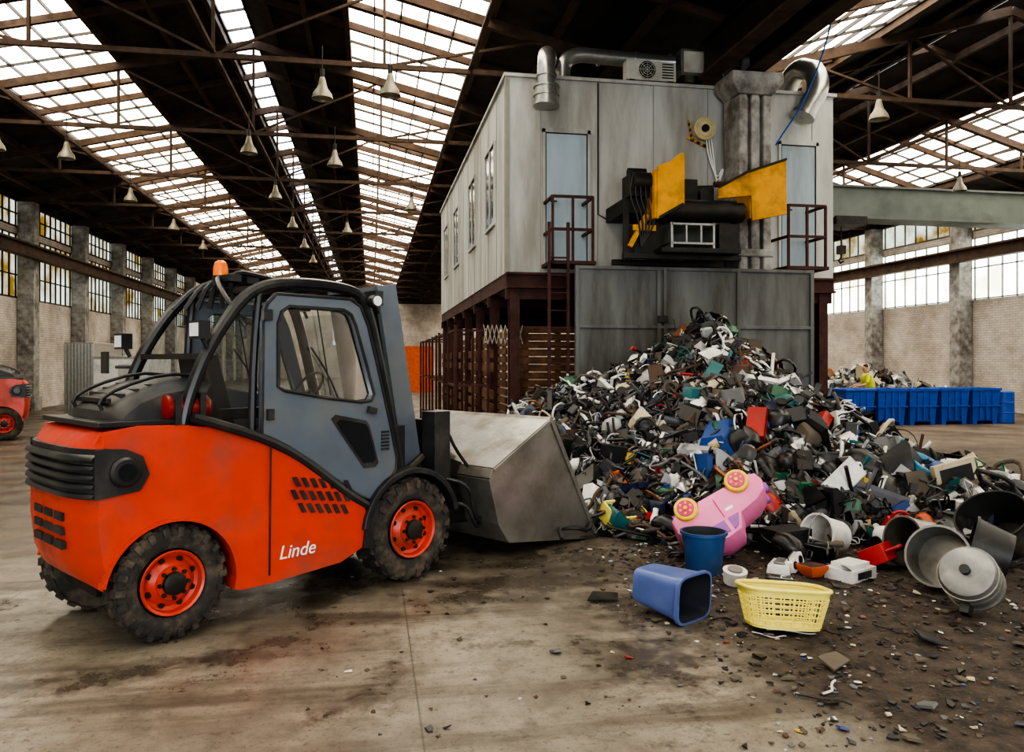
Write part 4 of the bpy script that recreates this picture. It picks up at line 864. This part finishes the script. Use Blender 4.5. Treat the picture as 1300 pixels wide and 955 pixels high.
m=MB();OR=pm('orange_sheet',S(214,96,34),.6);m.bx(1.3,3.6,46,46.1,0,2.6,OR);m.bx(1.3,1.4,45.95,49,0,2.6,OR);m.bx(1.3,3.6,46,49,2.6,2.7,OR);m.obj('storage_locker')
SK=pm('skin',S(196,150,120),.6);HV=pm('hi_vis_vest',S(206,214,50),.6);TR=pm('work_trousers',S(40,48,70),.8);HR=pm('hair_brown',S(60,42,30),.8);BO=pm('boots',S(30,26,24),.7)
W=empty('worker',T(15.0,21.7)@RZ(165))
def skin(name,vs,es,rs,mat,par,sub=2):
    me=bpy.data.meshes.new(name);me.from_pydata(vs,es,[]);me.materials.append(mat);o=bpy.data.objects.new(name,me);sc.collection.objects.link(o);o.parent=par
    md=o.modifiers.new('skin','SKIN');md.use_smooth_shade=True
    for i,r in enumerate(rs): o.data.skin_vertices[0].data[i].radius=(r if isinstance(r,tuple) else (r,r));
    o.data.skin_vertices[0].data[0].use_root=True
    s_=o.modifiers.new('sub','SUBSURF');s_.levels=sub;s_.render_levels=sub;return o
skin('legs',[(0,0,.95),(0,.1,.9),(.04,.11,.5),(0,.12,.1),(0,-.1,.9),(.04,-.11,.5),(0,-.12,.1)],[(0,1),(1,2),(2,3),(0,4),(4,5),(5,6)],[(.14,.12),.1,.075,.055,.1,.075,.055],TR,W)
skin('torso',[(0,0,.92),(.03,0,1.1),(.09,0,1.3),(.13,0,1.43),(.14,.17,1.42),(.2,.24,1.15),(.14,-.17,1.42),(.2,-.24,1.15)],[(0,1),(1,2),(2,3),(3,4),(4,5),(3,6),(6,7)],[(.13,.17),(.12,.16),(.13,.19),(.1,.12),.07,.05,.07,.05],HV,W)
skin('forearm_right',[(.2,.24,1.15),(.42,.18,1.08),(.5,.16,1.07)],[(0,1),(1,2)],[.045,.035,.035],SK,W,1)
skin('forearm_left',[(.2,-.24,1.15),(.42,-.18,1.08),(.5,-.16,1.07)],[(0,1),(1,2)],[.045,.035,.035],SK,W,1)
skin('head',[(.14,0,1.45),(.17,0,1.54),(.19,0,1.62),(.19,0,1.7)],[(0,1),(1,2),(2,3)],[.055,.06,.085,.07],SK,W)
skin('hair',[(.16,0,1.62),(.16,0,1.7),(.18,0,1.75)],[(0,1),(1,2)],[.08,.085,.06],HR,W)
for y in (.12,-.12):
    m=MB();m.bx(-.08,.2,y-.05,y+.05,0,.1,BO);m.obj('boot',W,bevel=.02)
    m=MB()
    for k in range(5): m.tube([(.5,y*1.3+(k-2)*.018,1.07),(.55,y*1.3+(k-2)*.02,1.06),(.57+.01*(2-abs(k-2)),y*1.3+(k-2)*.02,1.03)],.009,SK,6)
    m.obj('fingers',W)
# ------------------------------------------------------------ lights
wd=bpy.data.worlds.new('world');sc.world=wd;wd.use_nodes=True;bg=wd.node_tree.nodes['Background']
st=wd.node_tree.nodes.new('ShaderNodeTexSky');st.sky_type='HOSEK_WILKIE'
wd.node_tree.links.new(st.outputs[0],bg.inputs[0]);bg.inputs[1].default_value=1.0
def area(name,loc,rot,sx_,sy_,p,c):
    l=bpy.data.lights.new(name,'AREA');l.shape='RECTANGLE';l.size=sx_;l.size_y=sy_;l.energy=p;l.color=c;o=bpy.data.objects.new(name,l);sc.collection.objects.link(o);o.location=loc;o.rotation_euler=rot
area('added_front_fill',(-1,Y0+.2,3.6),(R(90),0,0),15,6,1750,(.93,.97,1))  # area light added behind the camera to brighten the sides facing it
sc.view_settings.view_transform='AgX';sc.view_settings.look='AgX - High Contrast';sc.view_settings.exposure=.42
